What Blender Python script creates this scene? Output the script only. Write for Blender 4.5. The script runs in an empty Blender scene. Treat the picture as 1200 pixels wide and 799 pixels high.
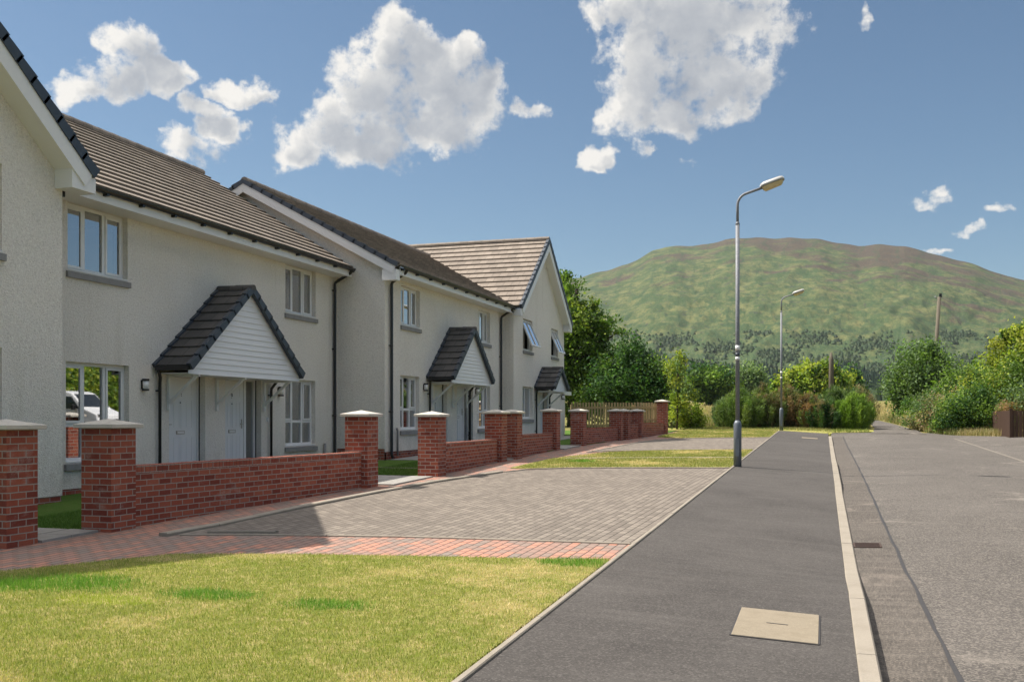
SUN_E=4.4; SKY_S=.073; SKY_TINT=(.56,.68,.72); CLOUD_S=.58; FILL_CLOUD=(2.5,2.36,2.2); HAZE=.00006; EXPO=0.86
import bpy, bmesh, math, random
import numpy as np
from mathutils import Vector, Matrix
random.seed(7)
R = math.radians
scene = bpy.context.scene
COL = scene.collection

# ---------------------------------------------------------------- ground shape
GR = 0.0216                                   # the street climbs gently away from the camera
def sstep(a, b, x):
    t = min(1.0, max(0.0, (x - a) / (b - a))); return t * t * (3 - 2 * t)
def upstand(y):                                # kerb height above the road: dropped at the drives
    u = 0.10 - 0.075 * sstep(8.6, 10.2, y) + 0.05 * sstep(18.5, 20.0, y) - 0.04 * sstep(26, 27.5, y) + 0.03 * sstep(36, 38, y)
    return u
def base(y):
    return GR * max(-60.0, min(y, 420.0))
def G(x, y):
    b = base(y)
    k = 1.0 - sstep(45.5, 50.0, y)
    if y < -8: k *= 1.0 - sstep(-8, -14, y) if False else 1.0
    if x <= -1.9: return b
    if x <= 0.20: return b - (x + 1.9) / 2.1 * (0.2 - upstand(y)) * k
    r = -0.2
    if x <= 2.6: return b + (r + 0.028 * (x - 0.2)) * k
    t = r + 0.028 * 2.4
    if x <= 5.0: return b + (t - 0.02 * (x - 2.6)) * k
    t -= 0.02 * 2.4
    if x <= 9.0: return b + t * (1 - (x - 5) / 4.0) * k
    return b
XB = [-1.9, 0.20, 0.33, 0.8, 2.6, 5.0, 7.0, 9.0]

# ---------------------------------------------------------------- objects
def tag(o, label=None, cat=None, group=None, kind=None):
    if label: o['label'] = label
    if cat: o['category'] = cat
    if group: o['group'] = group
    if kind: o['kind'] = kind
    return o
def empty(name, loc, rz=0.0):
    o = bpy.data.objects.new(name, None); COL.objects.link(o)
    o.location = loc; o.rotation_euler = (0, 0, rz); o.empty_display_size = 0.3
    return o
def thing(name, label, cat, loc, rz=0.0, group=None):
    return tag(empty(name, loc, rz), label, cat, group)
def copy_tree(o, parent=None):
    c = o.copy(); COL.objects.link(c)
    if parent is not None:
        mi = o.matrix_parent_inverse.copy(); c.parent = parent; c.matrix_parent_inverse = mi
    for ch in list(o.children): copy_tree(ch, c)
    return c

class MB:
    """collects faces in world metres, with UVs in metres"""
    def __init__(s, uo=(0, 0)):
        s.v = []; s.f = []; s.uv = []; s.m = []; s.uo = uo; s.mi = 0; s.smooth = []; s.sm = False
    def face(s, pts, uv=None):
        n = len(s.v); s.v += [tuple(p) for p in pts]; s.f.append(tuple(range(n, n + len(pts))))
        if uv is None:
            a, b, c = Vector(pts[0]), Vector(pts[1]), Vector(pts[2])
            nn = (b - a).cross(c - b)
            if nn.length < 1e-12 and len(pts) > 3: nn = (c - b).cross(Vector(pts[3]) - c)
            ax, ay, az = abs(nn.x), abs(nn.y), abs(nn.z)
            if az >= ax and az >= ay: uv = [(p[0], p[1]) for p in pts]
            elif ax >= ay: uv = [(p[1], p[2]) for p in pts]
            else: uv = [(p[0], p[2]) for p in pts]
        s.uv += [(u - s.uo[0], w - s.uo[1]) for u, w in uv]
        s.m.append(s.mi); s.smooth.append(s.sm)
    def hexa(s, p):    # 8 corners: bottom 0-3 ccw, top 4-7
        for q in ((3, 2, 1, 0), (4, 5, 6, 7), (0, 1, 5, 4), (1, 2, 6, 5), (2, 3, 7, 6), (3, 0, 4, 7)):
            s.face([p[i] for i in q])
    def box(s, x0, x1, y0, y1, z0, z1):
        s.hexa([(x0, y0, z0), (x1, y0, z0), (x1, y1, z0), (x0, y1, z0), (x0, y0, z1), (x1, y0, z1), (x1, y1, z1), (x0, y1, z1)])
    def obox(s, c, ax, ay, az):          # oriented box: centre and three half-axis vectors
        c, ax, ay, az = Vector(c), Vector(ax), Vector(ay), Vector(az)
        s.hexa([c - ax - ay - az, c + ax - ay - az, c + ax + ay - az, c - ax + ay - az,
                c - ax - ay + az, c + ax - ay + az, c + ax + ay + az, c - ax + ay + az])
    def bar(s, a, b, w, h, up=(0, 0, 1)):
        a, b = Vector(a), Vector(b); d = b - a; u = Vector(up)
        sd = d.cross(u)
        if sd.length < 1e-6: sd = d.cross(Vector((1, 0, 0)))
        sd.normalize(); u = sd.cross(d).normalized()
        s.obox((a + b) / 2, d / 2, sd * w / 2, u * h / 2)
    def tube(s, path, rad, n=12, caps=True):
        path = [Vector(p) for p in path]; k = len(path)
        rr = rad if isinstance(rad, (list, tuple)) else [rad] * k
        rings = []; ref = None
        for i, p in enumerate(path):
            d = (path[min(i + 1, k - 1)] - path[max(i - 1, 0)]).normalized()
            if ref is None: ref = Vector((0, 1, 0)) if abs(d.z) > .9 else Vector((0, 0, 1))
            sx = d.cross(ref); sx = sx.normalized() if sx.length > 1e-6 else Vector((1, 0, 0))
            sy = d.cross(sx).normalized(); ref = -sy if False else ref
            rings.append([p + sx * math.cos(2 * math.pi * j / n) * rr[i] + sy * math.sin(2 * math.pi * j / n) * rr[i] for j in range(n)])
        s.sm = True
        for i in range(k - 1):
            for j in range(n):
                j2 = (j + 1) % n
                s.face([rings[i][j], rings[i][j2], rings[i + 1][j2], rings[i + 1][j]])
        s.sm = False
        if caps:
            s.face(rings[0][::-1]); s.face(rings[-1])
    def prism(s, poly, off):              # poly: 3-D points, off: extrusion vector
        off = Vector(off); a = [Vector(p) for p in poly]; b = [p + off for p in a]
        s.face(a[::-1]); s.face(b)
        for i in range(len(a)):
            j = (i + 1) % len(a); s.face([a[i], a[j], b[j], b[i]])
    def build(s, name, mats, parent=None, merge=True, bevel=0.0):
        me = bpy.data.meshes.new(name)
        off = Vector((0, 0, 0)); rot = 0
        V = s.v
        if parent is not None:
            inv = wmat(parent).inverted()
            V = [tuple(inv @ Vector(v)) for v in V]
        me.from_pydata(V, [], s.f)
        uvl = me.uv_layers.new(name='UVMap'); uvl.data.foreach_set('uv', np.array(s.uv, dtype=np.float32).ravel())
        if not isinstance(mats, (list, tuple)): mats = [mats]
        for m in mats: me.materials.append(m)
        me.polygons.foreach_set('material_index', s.m); me.polygons.foreach_set('use_smooth', s.smooth)
        if merge:
            bm = bmesh.new(); bm.from_mesh(me); bmesh.ops.remove_doubles(bm, verts=bm.verts, dist=1e-5)
            bmesh.ops.recalc_face_normals(bm, faces=bm.faces) if merge == 'n' else None
            bm.to_mesh(me); bm.free()
        me.update()
        o = bpy.data.objects.new(name, me); COL.objects.link(o)
        if parent is not None: o.parent = parent
        if bevel:
            b = o.modifiers.new('bevel', 'BEVEL'); b.width = bevel; b.segments = 2; b.limit_method = 'ANGLE'
        return o
def wmat(o):
    m = Matrix.Translation(o.location) @ o.rotation_euler.to_matrix().to_4x4()
    return (wmat(o.parent) @ m) if o.parent is not None else m

# ---------------------------------------------------------------- node helpers
def newmat(name):
    m = bpy.data.materials.new(name); m.use_nodes = True
    nt = m.node_tree; nt.nodes.clear()
    out = nt.nodes.new('ShaderNodeOutputMaterial'); b = nt.nodes.new('ShaderNodeBsdfPrincipled')
    nt.links.new(b.outputs[0], out.inputs[0])
    return m, nt, b
class N:
    def __init__(s, nt): s.nt = nt
    def set(s, sock, v):
        if v is None: return
        if isinstance(v, bpy.types.NodeSocket): s.nt.links.new(v, sock)
        else:
            if sock.type == 'RGBA' and len(v) == 3: v = (*v, 1)
            sock.default_value = v
    def node(s, t, **k):
        n = s.nt.nodes.new(t)
        for a, v in k.items(): setattr(n, a, v)
        return n
    def uv(s): return s.node('ShaderNodeTexCoord').outputs['UV']
    def pos(s): return s.node('ShaderNodeNewGeometry').outputs['Position']
    def objc(s): return s.node('ShaderNodeTexCoord').outputs['Object']
    def scale(s, v, sc, loc=(0, 0, 0), rot=(0, 0, 0)):
        n = s.node('ShaderNodeMapping'); s.set(n.inputs[0], v); n.inputs['Scale'].default_value = sc; n.inputs['Location'].default_value = loc; n.inputs['Rotation'].default_value = rot
        return n.outputs[0]
    def noise(s, v, sc=1.0, det=3.0, rough=.5, dist=0.0, out=0):
        n = s.node('ShaderNodeTexNoise'); s.set(n.inputs['Vector'], v); n.inputs['Scale'].default_value = sc
        n.inputs['Detail'].default_value = det; n.inputs['Roughness'].default_value = rough; n.inputs['Distortion'].default_value = dist
        return n.outputs[out]
    def voro(s, v, sc, out='Distance', feat='F1'):
        n = s.node('ShaderNodeTexVoronoi'); n.feature = feat; s.set(n.inputs['Vector'], v); n.inputs['Scale'].default_value = sc
        return n.outputs[out]
    def ramp(s, f, stops, interp='LINEAR'):
        n = s.node('ShaderNodeValToRGB'); s.set(n.inputs[0], f); r = n.color_ramp; r.interpolation = interp
        while len(r.elements) < len(stops): r.elements.new(.5)
        for e, (p, c) in zip(r.elements, stops):
            e.position = p; e.color = (c, c, c, 1) if isinstance(c, (int, float)) else (*c, 1)
        return n.outputs[0]
    def mix(s, f, a, b, mode='MIX'):
        n = s.node('ShaderNodeMix'); n.data_type = 'RGBA'; n.blend_type = mode
        s.set(n.inputs[0], f); s.set(n.inputs[6], a); s.set(n.inputs[7], b); return n.outputs[2]
    def math(s, op, a, b=None, c=None, clamp=False):
        n = s.node('ShaderNodeMath'); n.operation = op; n.use_clamp = clamp
        s.set(n.inputs[0], a); s.set(n.inputs[1], b); s.set(n.inputs[2], c); return n.outputs[0]
    def maprange(s, v, a, b, c=0.0, d=1.0, smooth=True):
        n = s.node('ShaderNodeMapRange'); n.interpolation_type = 'SMOOTHSTEP' if smooth else 'LINEAR'
        s.set(n.inputs['Value'], v)
        for k, x in zip(('From Min', 'From Max', 'To Min', 'To Max'), (a, b, c, d)): n.inputs[k].default_value = x
        return n.outputs[0]
    def bump(s, h, strength=.3, dist=.01, nrm=None):
        n = s.node('ShaderNodeBump'); n.inputs['Strength'].default_value = strength; n.inputs['Distance'].default_value = dist
        s.set(n.inputs['Height'], h)
        if nrm is not None: s.set(n.inputs['Normal'], nrm)
        return n.outputs[0]
    def vmath(s, op, a, b=None, out=0):
        n = s.node('ShaderNodeVectorMath'); n.operation = op; s.set(n.inputs[0], a); s.set(n.inputs[1], b); return n.outputs[out]
    def sep(s, v):
        n = s.node('ShaderNodeSeparateXYZ'); s.set(n.inputs[0], v); return n.outputs
    def comb(s, x, y, z=0.0):
        n = s.node('ShaderNodeCombineXYZ'); s.set(n.inputs[0], x); s.set(n.inputs[1], y); s.set(n.inputs[2], z); return n.outputs[0]
    def brick(s, v, w, h, mortar=.01, off=.5, c1=(0, 0, 0), c2=(1, 1, 1), cm=(.5, .5, .5), smooth=.1, bias=0.0):
        n = s.node('ShaderNodeTexBrick'); s.set(n.inputs['Vector'], v); n.offset = off
        s.set(n.inputs['Color1'], c1); s.set(n.inputs['Color2'], c2); s.set(n.inputs['Mortar'], cm)
        n.inputs['Scale'].default_value = 1; n.inputs['Brick Width'].default_value = w; n.inputs['Row Height'].default_value = h
        n.inputs['Mortar Size'].default_value = mortar; n.inputs['Mortar Smooth'].default_value = smooth; n.inputs['Bias'].default_value = bias
        return n.outputs
def P(b, nn, col=None, rough=.8, spec=.3, metal=0.0, normal=None):
    nn.set(b.inputs['Base Color'], col); nn.set(b.inputs['Roughness'], rough); nn.set(b.inputs['Metallic'], metal)
    b.inputs['Specular IOR Level'].default_value = spec
    if normal is not None: nn.set(b.inputs['Normal'], normal)
M = {}
def plain(name, col, rough=.5, spec=.4, metal=0.0, var=.12, vs=6.0, bs=0.0):
    m, nt, b = newmat(name); n = N(nt)
    nz = n.noise(n.pos(), vs, 4, .6)
    c = n.mix(nz, tuple(x * (1 - var) for x in col), tuple(min(1, x * (1 + var)) for x in col))
    P(b, n, c, rough, spec, metal, n.bump(n.noise(n.pos(), 60, 3), bs, .004) if bs else None)
    M[name] = m; return m
# ---------------------------------------------------------------- materials
def mat_render(name, col):
    m, nt, b = newmat(name); n = N(nt); p = n.pos()
    v1 = n.voro(p, 70); v2 = n.voro(n.scale(p, (1, 1, 1), (3, 1, 2)), 38)
    fine = n.noise(p, 55, 5, .7)
    big = n.noise(p, .55, 5, .6); spk = n.noise(p, 24, 3, .8)
    streak = n.noise(n.scale(p, (2.2, 2.2, .18)), 1.3, 4, .6)
    c = n.mix(n.ramp(fine, [(.3, 0), (.7, 1)]), tuple(x * .80 for x in col), tuple(x * 1.12 for x in col))
    c = n.mix(n.maprange(big, .35, .7), c, n.mix(.5, c, (col[0] * .86, col[1] * .84, col[2] * .80)))
    c = n.mix(n.maprange(streak, .58, .8, 0, .5), c, (col[0] * .66, col[1] * .63, col[2] * .57))
    zz = n.sep(p)[2]; damp = n.math('MULTIPLY', n.maprange(zz, 1.25, .45), n.maprange(n.noise(p, 3.5, 5, .7), .40, .66)); c = n.mix(n.math('MULTIPLY', damp, .38), c, (.42, .39, .31))
    c = n.mix(n.maprange(spk, .56, .64, 0, .5), c, tuple(x * .62 for x in col)); c = n.mix(n.maprange(spk, .44, .36, 0, .5), c, tuple(min(.95, x * 1.15) for x in col))
    peb = n.maprange(v2, .0, .22, .55, 0)
    c = n.mix(peb, c, (col[0] * .62, col[1] * .58, col[2] * .52))
    h = n.math('ADD', n.math('ADD', n.math('MULTIPLY', v1, 1.0), n.math('MULTIPLY', fine, .8)), n.math('MULTIPLY', spk, 1.6))
    P(b, n, c, .92, .15, normal=n.bump(h, .9, .012)); M[name] = m
mat_render('render', (.87, .825, .765))
def mat_brick(name, w=.22, h=.075, mort=.0068, off=.5, swap=False):
    m, nt, b = newmat(name); n = N(nt); uv = n.uv()
    wob = n.vmath('MULTIPLY', n.noise(n.pos(), 9, 2, out=1), (.006, .006, .006)); uvw = n.vmath('ADD', uv, wob)
    o = n.brick(uvw, w, h, mort, off, (.0, .0, .0), (1, 1, 1), (.5, .5, .5), .25)
    tone = n.ramp(o['Color'], [(0, (.20, .045, .030)), (.3, (.27, .064, .040)), (.6, (.33, .085, .050)), (1, (.39, .115, .068))])
    fine = n.noise(n.pos(), 120, 4, .7); med = n.noise(n.pos(), 14, 4, .6)
    tone = n.mix(n.maprange(fine, .3, .7, 0, .55), tone, n.mix(.5, tone, (.07, .022, .018)))
    tone = n.mix(n.maprange(med, .55, .75, 0, .5), tone, (.33, .13, .085))
    eff = n.maprange(n.noise(n.scale(n.pos(), (1, 1, 1.6)), 2.1, 5, .65), .57, .70, 0, .7)
    tone = n.mix(n.math('MULTIPLY', eff, n.maprange(fine, .35, .7)), tone, (.46, .38, .34))
    mo = n.mix(n.noise(n.pos(), 30, 3), (.25, .215, .19), (.42, .37, .33))
    c = n.mix(o['Fac'], tone, mo)
    hh = n.math('ADD', n.math('MULTIPLY', n.math('SUBTRACT', 1.0, o['Fac']), 1.0), n.math('MULTIPLY', fine, .35))
    P(b, n, c, .85, .25, normal=n.bump(hh, .8, .006)); M[name] = m
mat_brick('brick'); mat_brick('brick_edge', .075, .5, .005, 0.0)
def mat_concrete(name, col, sc=8.0, agg=.25):
    m, nt, b = newmat(name); n = N(nt); p = n.pos()
    f = n.noise(p, 90, 5, .75); g = n.noise(p, sc, 5, .65); s = n.noise(p, .9, 4)
    c = n.mix(f, tuple(x * (1 - agg) for x in col), tuple(x * (1 + agg) for x in col))
    c = n.mix(n.maprange(g, .4, .75, 0, .5), c, (col[0] * .72, col[1] * .70, col[2] * .66))
    c = n.mix(n.maprange(s, .5, .8, 0, .4), c, tuple(x * 1.15 for x in col))
    P(b, n, c, .85, .2, normal=n.bump(f, .4, .004)); M[name] = m
mat_concrete('concrete', (.40, .385, .35)); mat_concrete('cap', (.50, .47, .42)); mat_concrete('kerb', (.27, .24, .20), 4, .35)
mat_concrete('lid', (.235, .20, .15), 9, .5); mat_concrete('sill', (.27, .265, .265)); mat_concrete('slab', (.29, .28, .265), 4)
def mat_roof(name, dark, light, joint=.30):
    m, nt, b = newmat(name); n = N(nt); uv = n.uv()
    o = n.brick(uv, joint, .335, .006, .5, (0, 0, 0), (1, 1, 1), (.5, .5, .5), .2)
    f = n.noise(n.pos(), 70, 5, .7); g = n.noise(n.pos(), 1.6, 5, .65)
    c = n.mix(n.ramp(o['Color'], [(0, .0), (1, 1.0)]), dark, light)
    c = n.mix(n.maprange(f, .3, .75, 0, .55), c, tuple(x * .62 for x in dark))
    c = n.mix(n.maprange(g, .45, .75, 0, .5), c, tuple(x * 1.1 for x in light))
    c = n.mix(n.math('MULTIPLY', o['Fac'], .75), c, tuple(x * .25 for x in dark))
    P(b, n, c, .82, .3, normal=n.bump(n.math('SUBTRACT', n.math('MULTIPLY', f, .3), o['Fac']), .6, .006)); M[name] = m
mat_roof('roof', (.205, .170, .142), (.305, .255, .212)); mat_roof('slate', (.060, .059, .060), (.115, .108, .102), .32)
plain('verge', (.038, .050, .070), .45, .5, var=.3, vs=5)
plain('white', (.74, .74, .74), .35, .5, var=.05, vs=2); plain('black', (.012, .012, .013), .35, .5)
plain('door', (.72, .73, .75), .38, .5, var=.04, vs=2)
plain('steel', (.42, .41, .40), .3, .5, .8); plain('darksteel', (.05, .05, .052), .5, .5, .3)
def mat_glass():
    m = bpy.data.materials.new('glass'); m.use_nodes = True; nt = m.node_tree; nt.nodes.clear(); n = N(nt)
    out = n.node('ShaderNodeOutputMaterial'); t = n.node('ShaderNodeBsdfTransparent'); g = n.node('ShaderNodeBsdfGlossy')
    t.inputs[0].default_value = (.45, .50, .52, 1); g.inputs['Roughness'].default_value = .015; g.inputs[0].default_value = (.95, .97, 1, 1)
    nz = n.noise(n.pos(), .8, 1); nt.links.new(n.bump(nz, .05, .03), g.inputs['Normal'])
    fr = n.node('ShaderNodeFresnel'); fr.inputs[0].default_value = 1.75
    mx = n.node('ShaderNodeMixShader'); f = n.math('MULTIPLY_ADD', fr.outputs[0], 1.9, .26, clamp=True)
    nt.links.new(f, mx.inputs[0]); nt.links.new(t.outputs[0], mx.inputs[1]); nt.links.new(g.outputs[0], mx.inputs[2])
    nt.links.new(mx.outputs[0], out.inputs[0]); M['glass'] = m
mat_glass()
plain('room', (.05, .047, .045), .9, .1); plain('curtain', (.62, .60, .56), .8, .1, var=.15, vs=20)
def mat_galv():
    m, nt, b = newmat('galv'); n = N(nt); p = n.pos()
    c = n.mix(n.voro(p, 40, 'Color'), (.17, .18, .20), (.25, .26, .285)); c = n.mix(n.maprange(n.noise(n.scale(p, (3, 3, .6)), 2, 4), .5, .75, 0, .5), c, (.17, .175, .19))
    P(b, n, c, .62, .35, .15); M['galv'] = m
mat_galv()
plain('lampgrey', (.135, .155, .185), .45, .5, .2, .18, 9)
def mat_tarmac(name, a, bcol, streak=0.0, agg=.6, aggcol=None, sc=110):
    m, nt, b = newmat(name); n = N(nt); p = n.pos()
    f = n.noise(p, sc, 4, .8); g = n.noise(p, 1.3, 5, .65); v = n.voro(p, sc * .9, 'Color')
    c = n.mix(n.maprange(f, .3, .7), a, bcol)
    c = n.mix(n.maprange(g, .35, .75, 0, .6), c, tuple(x * .78 for x in a))
    big = n.noise(p, .35, 3, .5); c = n.mix(n.maprange(big, .4, .65, 0, .35), c, tuple(x * 1.2 for x in bcol))
    sp2 = n.voro(p, 85, 'Color'); c = n.mix(n.math('MULTIPLY', n.math('GREATER_THAN', n.sep(sp2)[0], .80), .38), c, tuple(x * 1.9 for x in bcol)); c = n.mix(n.math('MULTIPLY', n.math('LESS_THAN', n.sep(sp2)[1], .20), .35), c, tuple(x * .45 for x in a))
    if streak:
        s = n.noise(n.scale(p, (.7, 6.5, 1), rot=(0, 0, .05)), 1.1, 5, .6, .6)
        c = n.mix(n.maprange(s, .45, .72, 0, streak), c, tuple(x * 1.55 for x in bcol))
    if aggcol:
        vs = n.sep(v); sp = n.math('GREATER_THAN', vs[0], 1 - agg)
        c = n.mix(n.math('MULTIPLY', sp, .5), c, aggcol)
        pat = n.noise(p, .8, 4, .7, .5); c = n.mix(n.maprange(pat, .56, .72, 0, .55), c, tuple(x * 1.18 for x in aggcol))
    sv = n.node('ShaderNodeTexVoronoi'); n.set(sv.inputs['Vector'], p); sv.inputs['Scale'].default_value = 1.7; gum = n.math('MULTIPLY', n.math('LESS_THAN', sv.outputs['Distance'], .028), n.math('GREATER_THAN', n.sep(sv.outputs['Color'])[0], .45)); c = n.mix(n.math('MULTIPLY', gum, .55), c, (.26, .24, .22))
    scf = n.maprange(n.noise(n.scale(p, (1.6, 3.5, 1), (5, 2, 0)), 2.4, 7, .75), .68, .80, 0, .30); c = n.mix(scf, c, tuple(min(.5, x * 1.9) for x in bcol))
    P(b, n, c, .86, .22, normal=n.bump(f, .7, .006)); M[name] = m
mat_tarmac('tarmac', (.054, .049, .046), (.085, .078, .073), .22)
mat_tarmac('road', (.062, .056, .051), (.104, .094, .086), .10, .30, (.225, .20, .175), 78)
mat_tarmac('patch', (.062, .055, .049), (.096, .085, .075), .45, .2, (.20, .17, .145), 95)
plain('seal', (.045, .042, .042), .6, .3, var=.25, vs=14)
def mat_paving(name, c1, c2, c3, rot=0.0, w=.2, h=.1):
    m, nt, b = newmat(name); n = N(nt); p = n.pos()
    q = n.scale(p, (1, 1, 1), rot=(0, 0, rot))
    o = n.brick(q, w, h, .0075, .5, (0, 0, 0), (1, 1, 1), (.5, .5, .5), .3)
    f = n.noise(p, 90, 4, .8); g = n.noise(p, 1.1, 4, .6)
    t = n.ramp(o['Color'], [(0, c1), (.5, c2), (1, c3)])
    t = n.mix(n.maprange(f, .3, .7, 0, .5), t, n.mix(.6, t, (.08, .07, .06)))
    t = n.mix(n.maprange(g, .45, .7, 0, .35), t, tuple(x * .8 for x in c1))
    c = n.mix(n.math('MULTIPLY', o['Fac'], .9), t, (.055, .048, .04))
    P(b, n, c, .85, .2, normal=n.bump(n.math('ADD', n.math('SUBTRACT', 1.0, o['Fac']), n.math('MULTIPLY', f, .3)), .8, .006)); M[name] = m
mat_paving('grey_block', (.165, .141, .121), (.205, .176, .150), (.255, .22, .186), 1.60)
mat_paving('red_block', (.25, .205, .18), (.34, .21, .17), (.50, .235, .165), 1.5708)
def mat_grass(name, g1, g2, dry, dryness=.5):
    m, nt, b = newmat(name); n = N(nt); p = n.pos()
    a = n.noise(p, .9, 5, .65, .4); c_ = n.noise(p, 5.5, 4, .7); f = n.noise(p, 140, 3, .8)
    c = n.mix(n.maprange(a, .35, .65), g1, g2)
    c = n.mix(n.math('MULTIPLY', n.maprange(c_, .42, .66), dryness), c, dry)
    c = n.mix(n.maprange(f, .3, .75, 0, .5), c, tuple(x * .5 for x in g1))
    P(b, n, c, .95, .08, normal=n.bump(f, .8, .02)); M[name] = m
mat_grass('lawn', (.22, .25, .05), (.31, .30, .085), (.56, .44, .21), .75)
mat_grass('garden', (.075, .15, .025), (.10, .18, .035), (.16, .15, .06), .25)
mat_grass('field', (.13, .145, .04), (.20, .185, .06), (.36, .28, .13), .8)
def mat_leaf(name, trans=.42):
    m = bpy.data.materials.new(name); m.use_nodes = True; nt = m.node_tree; nt.nodes.clear(); n = N(nt)
    out = n.node('ShaderNodeOutputMaterial'); b = n.node('ShaderNodeBsdfPrincipled'); t = n.node('ShaderNodeBsdfTranslucent')
    at = n.node('ShaderNodeAttribute'); at.attribute_name = 'tint'
    nt.links.new(at.outputs['Color'], b.inputs['Base Color']); b.inputs['Roughness'].default_value = .6; b.inputs['Specular IOR Level'].default_value = .25
    nt.links.new(n.mix(1.0, at.outputs['Color'], (1.15, 1.25, .6), 'MULTIPLY'), t.inputs[0])
    mx = n.node('ShaderNodeMixShader'); mx.inputs[0].default_value = trans
    nt.links.new(b.outputs[0], mx.inputs[1]); nt.links.new(t.outputs[0], mx.inputs[2]); nt.links.new(mx.outputs[0], out.inputs[0]); M[name] = m
mat_leaf('leaf'); mat_leaf('blade', .25)
def mat_wood(name, a, bcol, sc=(8, 8, .8)):
    m, nt, b = newmat(name); n = N(nt); p = n.pos()
    g = n.noise(n.scale(p, sc), 3, 5, .6); f = n.noise(n.scale(p, sc), 14, 3)
    c = n.mix(g, a, bcol); c = n.mix(n.maprange(f, .5, .8, 0, .5), c, tuple(x * .6 for x in a))
    P(b, n, c, .85, .15, normal=n.bump(g, .4, .006)); M[name] = m
mat_wood('bark', (.05, .04, .03), (.11, .09, .07)); mat_wood('timber', (.30, .22, .12), (.48, .37, .21)); mat_wood('brownfence', (.05, .030, .022), (.10, .062, .045))
mat_wood('oldpole', (.10, .085, .065), (.19, .165, .13))
def mat_hill():
    m, nt, b = newmat('hill'); n = N(nt); p = n.pos()
    at = n.node('ShaderNodeAttribute'); at.attribute_name = 'elev'; el = at.outputs['Fac']
    at2 = n.node('ShaderNodeAttribute'); at2.attribute_name = 'polar'; pv = at2.outputs['Vector']
    q = n.scale(pv, (1, 1, 1), rot=(0, 0, -.22))
    s1 = n.noise(n.scale(q, (4.6, 3.4, 1)), 3.0, 12, .72, .15); s2 = n.noise(n.scale(q, (10, 5.0, 1), (4, 2, 0)), 3.8, 12, .74, .15)
    s3 = n.noise(n.scale(q, (13, 7.5, 1), (1, 7, 0)), 5, 10, .76, .2); s4 = n.noise(n.scale(pv, (8, 3.2, 1)), 14, 5, .8)
    c = n.mix(n.maprange(s1, .40, .63), (.055, .088, .034), (.172, .168, .068))
    c = n.mix(n.maprange(s2, .44, .64, 0, .9), c, (.042, .078, .034))
    c = n.mix(n.maprange(s3, .54, .70, 0, .65), c, (.26, .215, .090))
    az_ = n.sep(pv)[0]; hp = n.noise(n.scale(q, (2.2, 3.0, 1), (3, 3, 0)), 2.2, 8, .68, .6)
    hl = n.math('ADD', n.math('ADD', el, n.maprange(az_, .55, 1.5, 0, .32)), n.math('MULTIPLY', n.math('SUBTRACT', hp, .5), 2.4))
    c = n.mix(n.maprange(hl, .74, .98, 0, .8), c, n.mix(s3, (.075, .040, .046), (.105, .068, .056)))
    crag = n.noise(n.scale(pv, (9, 10, 1), (9, 3, 0)), 2.6, 8, .75, .4)
    c = n.mix(n.maprange(crag, .57, .62, 0, .85), c, (.060, .062, .052))
    lw = n.math('SUBTRACT', .36, n.math('ADD', el, n.math('MULTIPLY', n.math('SUBTRACT', s1, .5), .7)))
    c = n.mix(n.maprange(lw, .0, .22, 0, .7), c, n.mix(n.maprange(s4, .4, .6), (.035, .068, .036), (.085, .118, .048)))
    s5 = n.noise(n.scale(pv, (7, 2.8, 1)), 26, 4, .85); c = n.mix(n.maprange(s5, .50, .68, 0, .55), c, n.mix(.5, c, (.03, .055, .022))); c = n.mix(n.maprange(s5, .48, .34, 0, .5), c, (.21, .195, .085))
    c = n.mix(n.maprange(s4, .35, .75, 0, .4), c, n.mix(.5, c, (.03, .045, .022)))
    h = n.math('ADD', n.math('MULTIPLY', s2, 1.0), n.math('MULTIPLY', s4, .35))
    gl = n.node('ShaderNodeTexWave'); n.set(gl.inputs['Vector'], n.scale(pv, (3.5, .8, 1), rot=(0, 0, .5))); gl.inputs['Scale'].default_value = 1.6; gl.inputs['Distortion'].default_value = 9; gl.inputs['Detail'].default_value = 6; gl.inputs['Detail Scale'].default_value = 1.6
    c = n.mix(n.math('MULTIPLY', n.maprange(gl.outputs['Fac'], .90, .98), n.maprange(s2, .40, .60, 0, .7)), c, (.045, .072, .034))
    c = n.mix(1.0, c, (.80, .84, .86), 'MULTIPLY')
    P(b, n, c, .95, .05, normal=n.bump(h, .3, 8)); M['hill'] = m
mat_hill()
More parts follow.
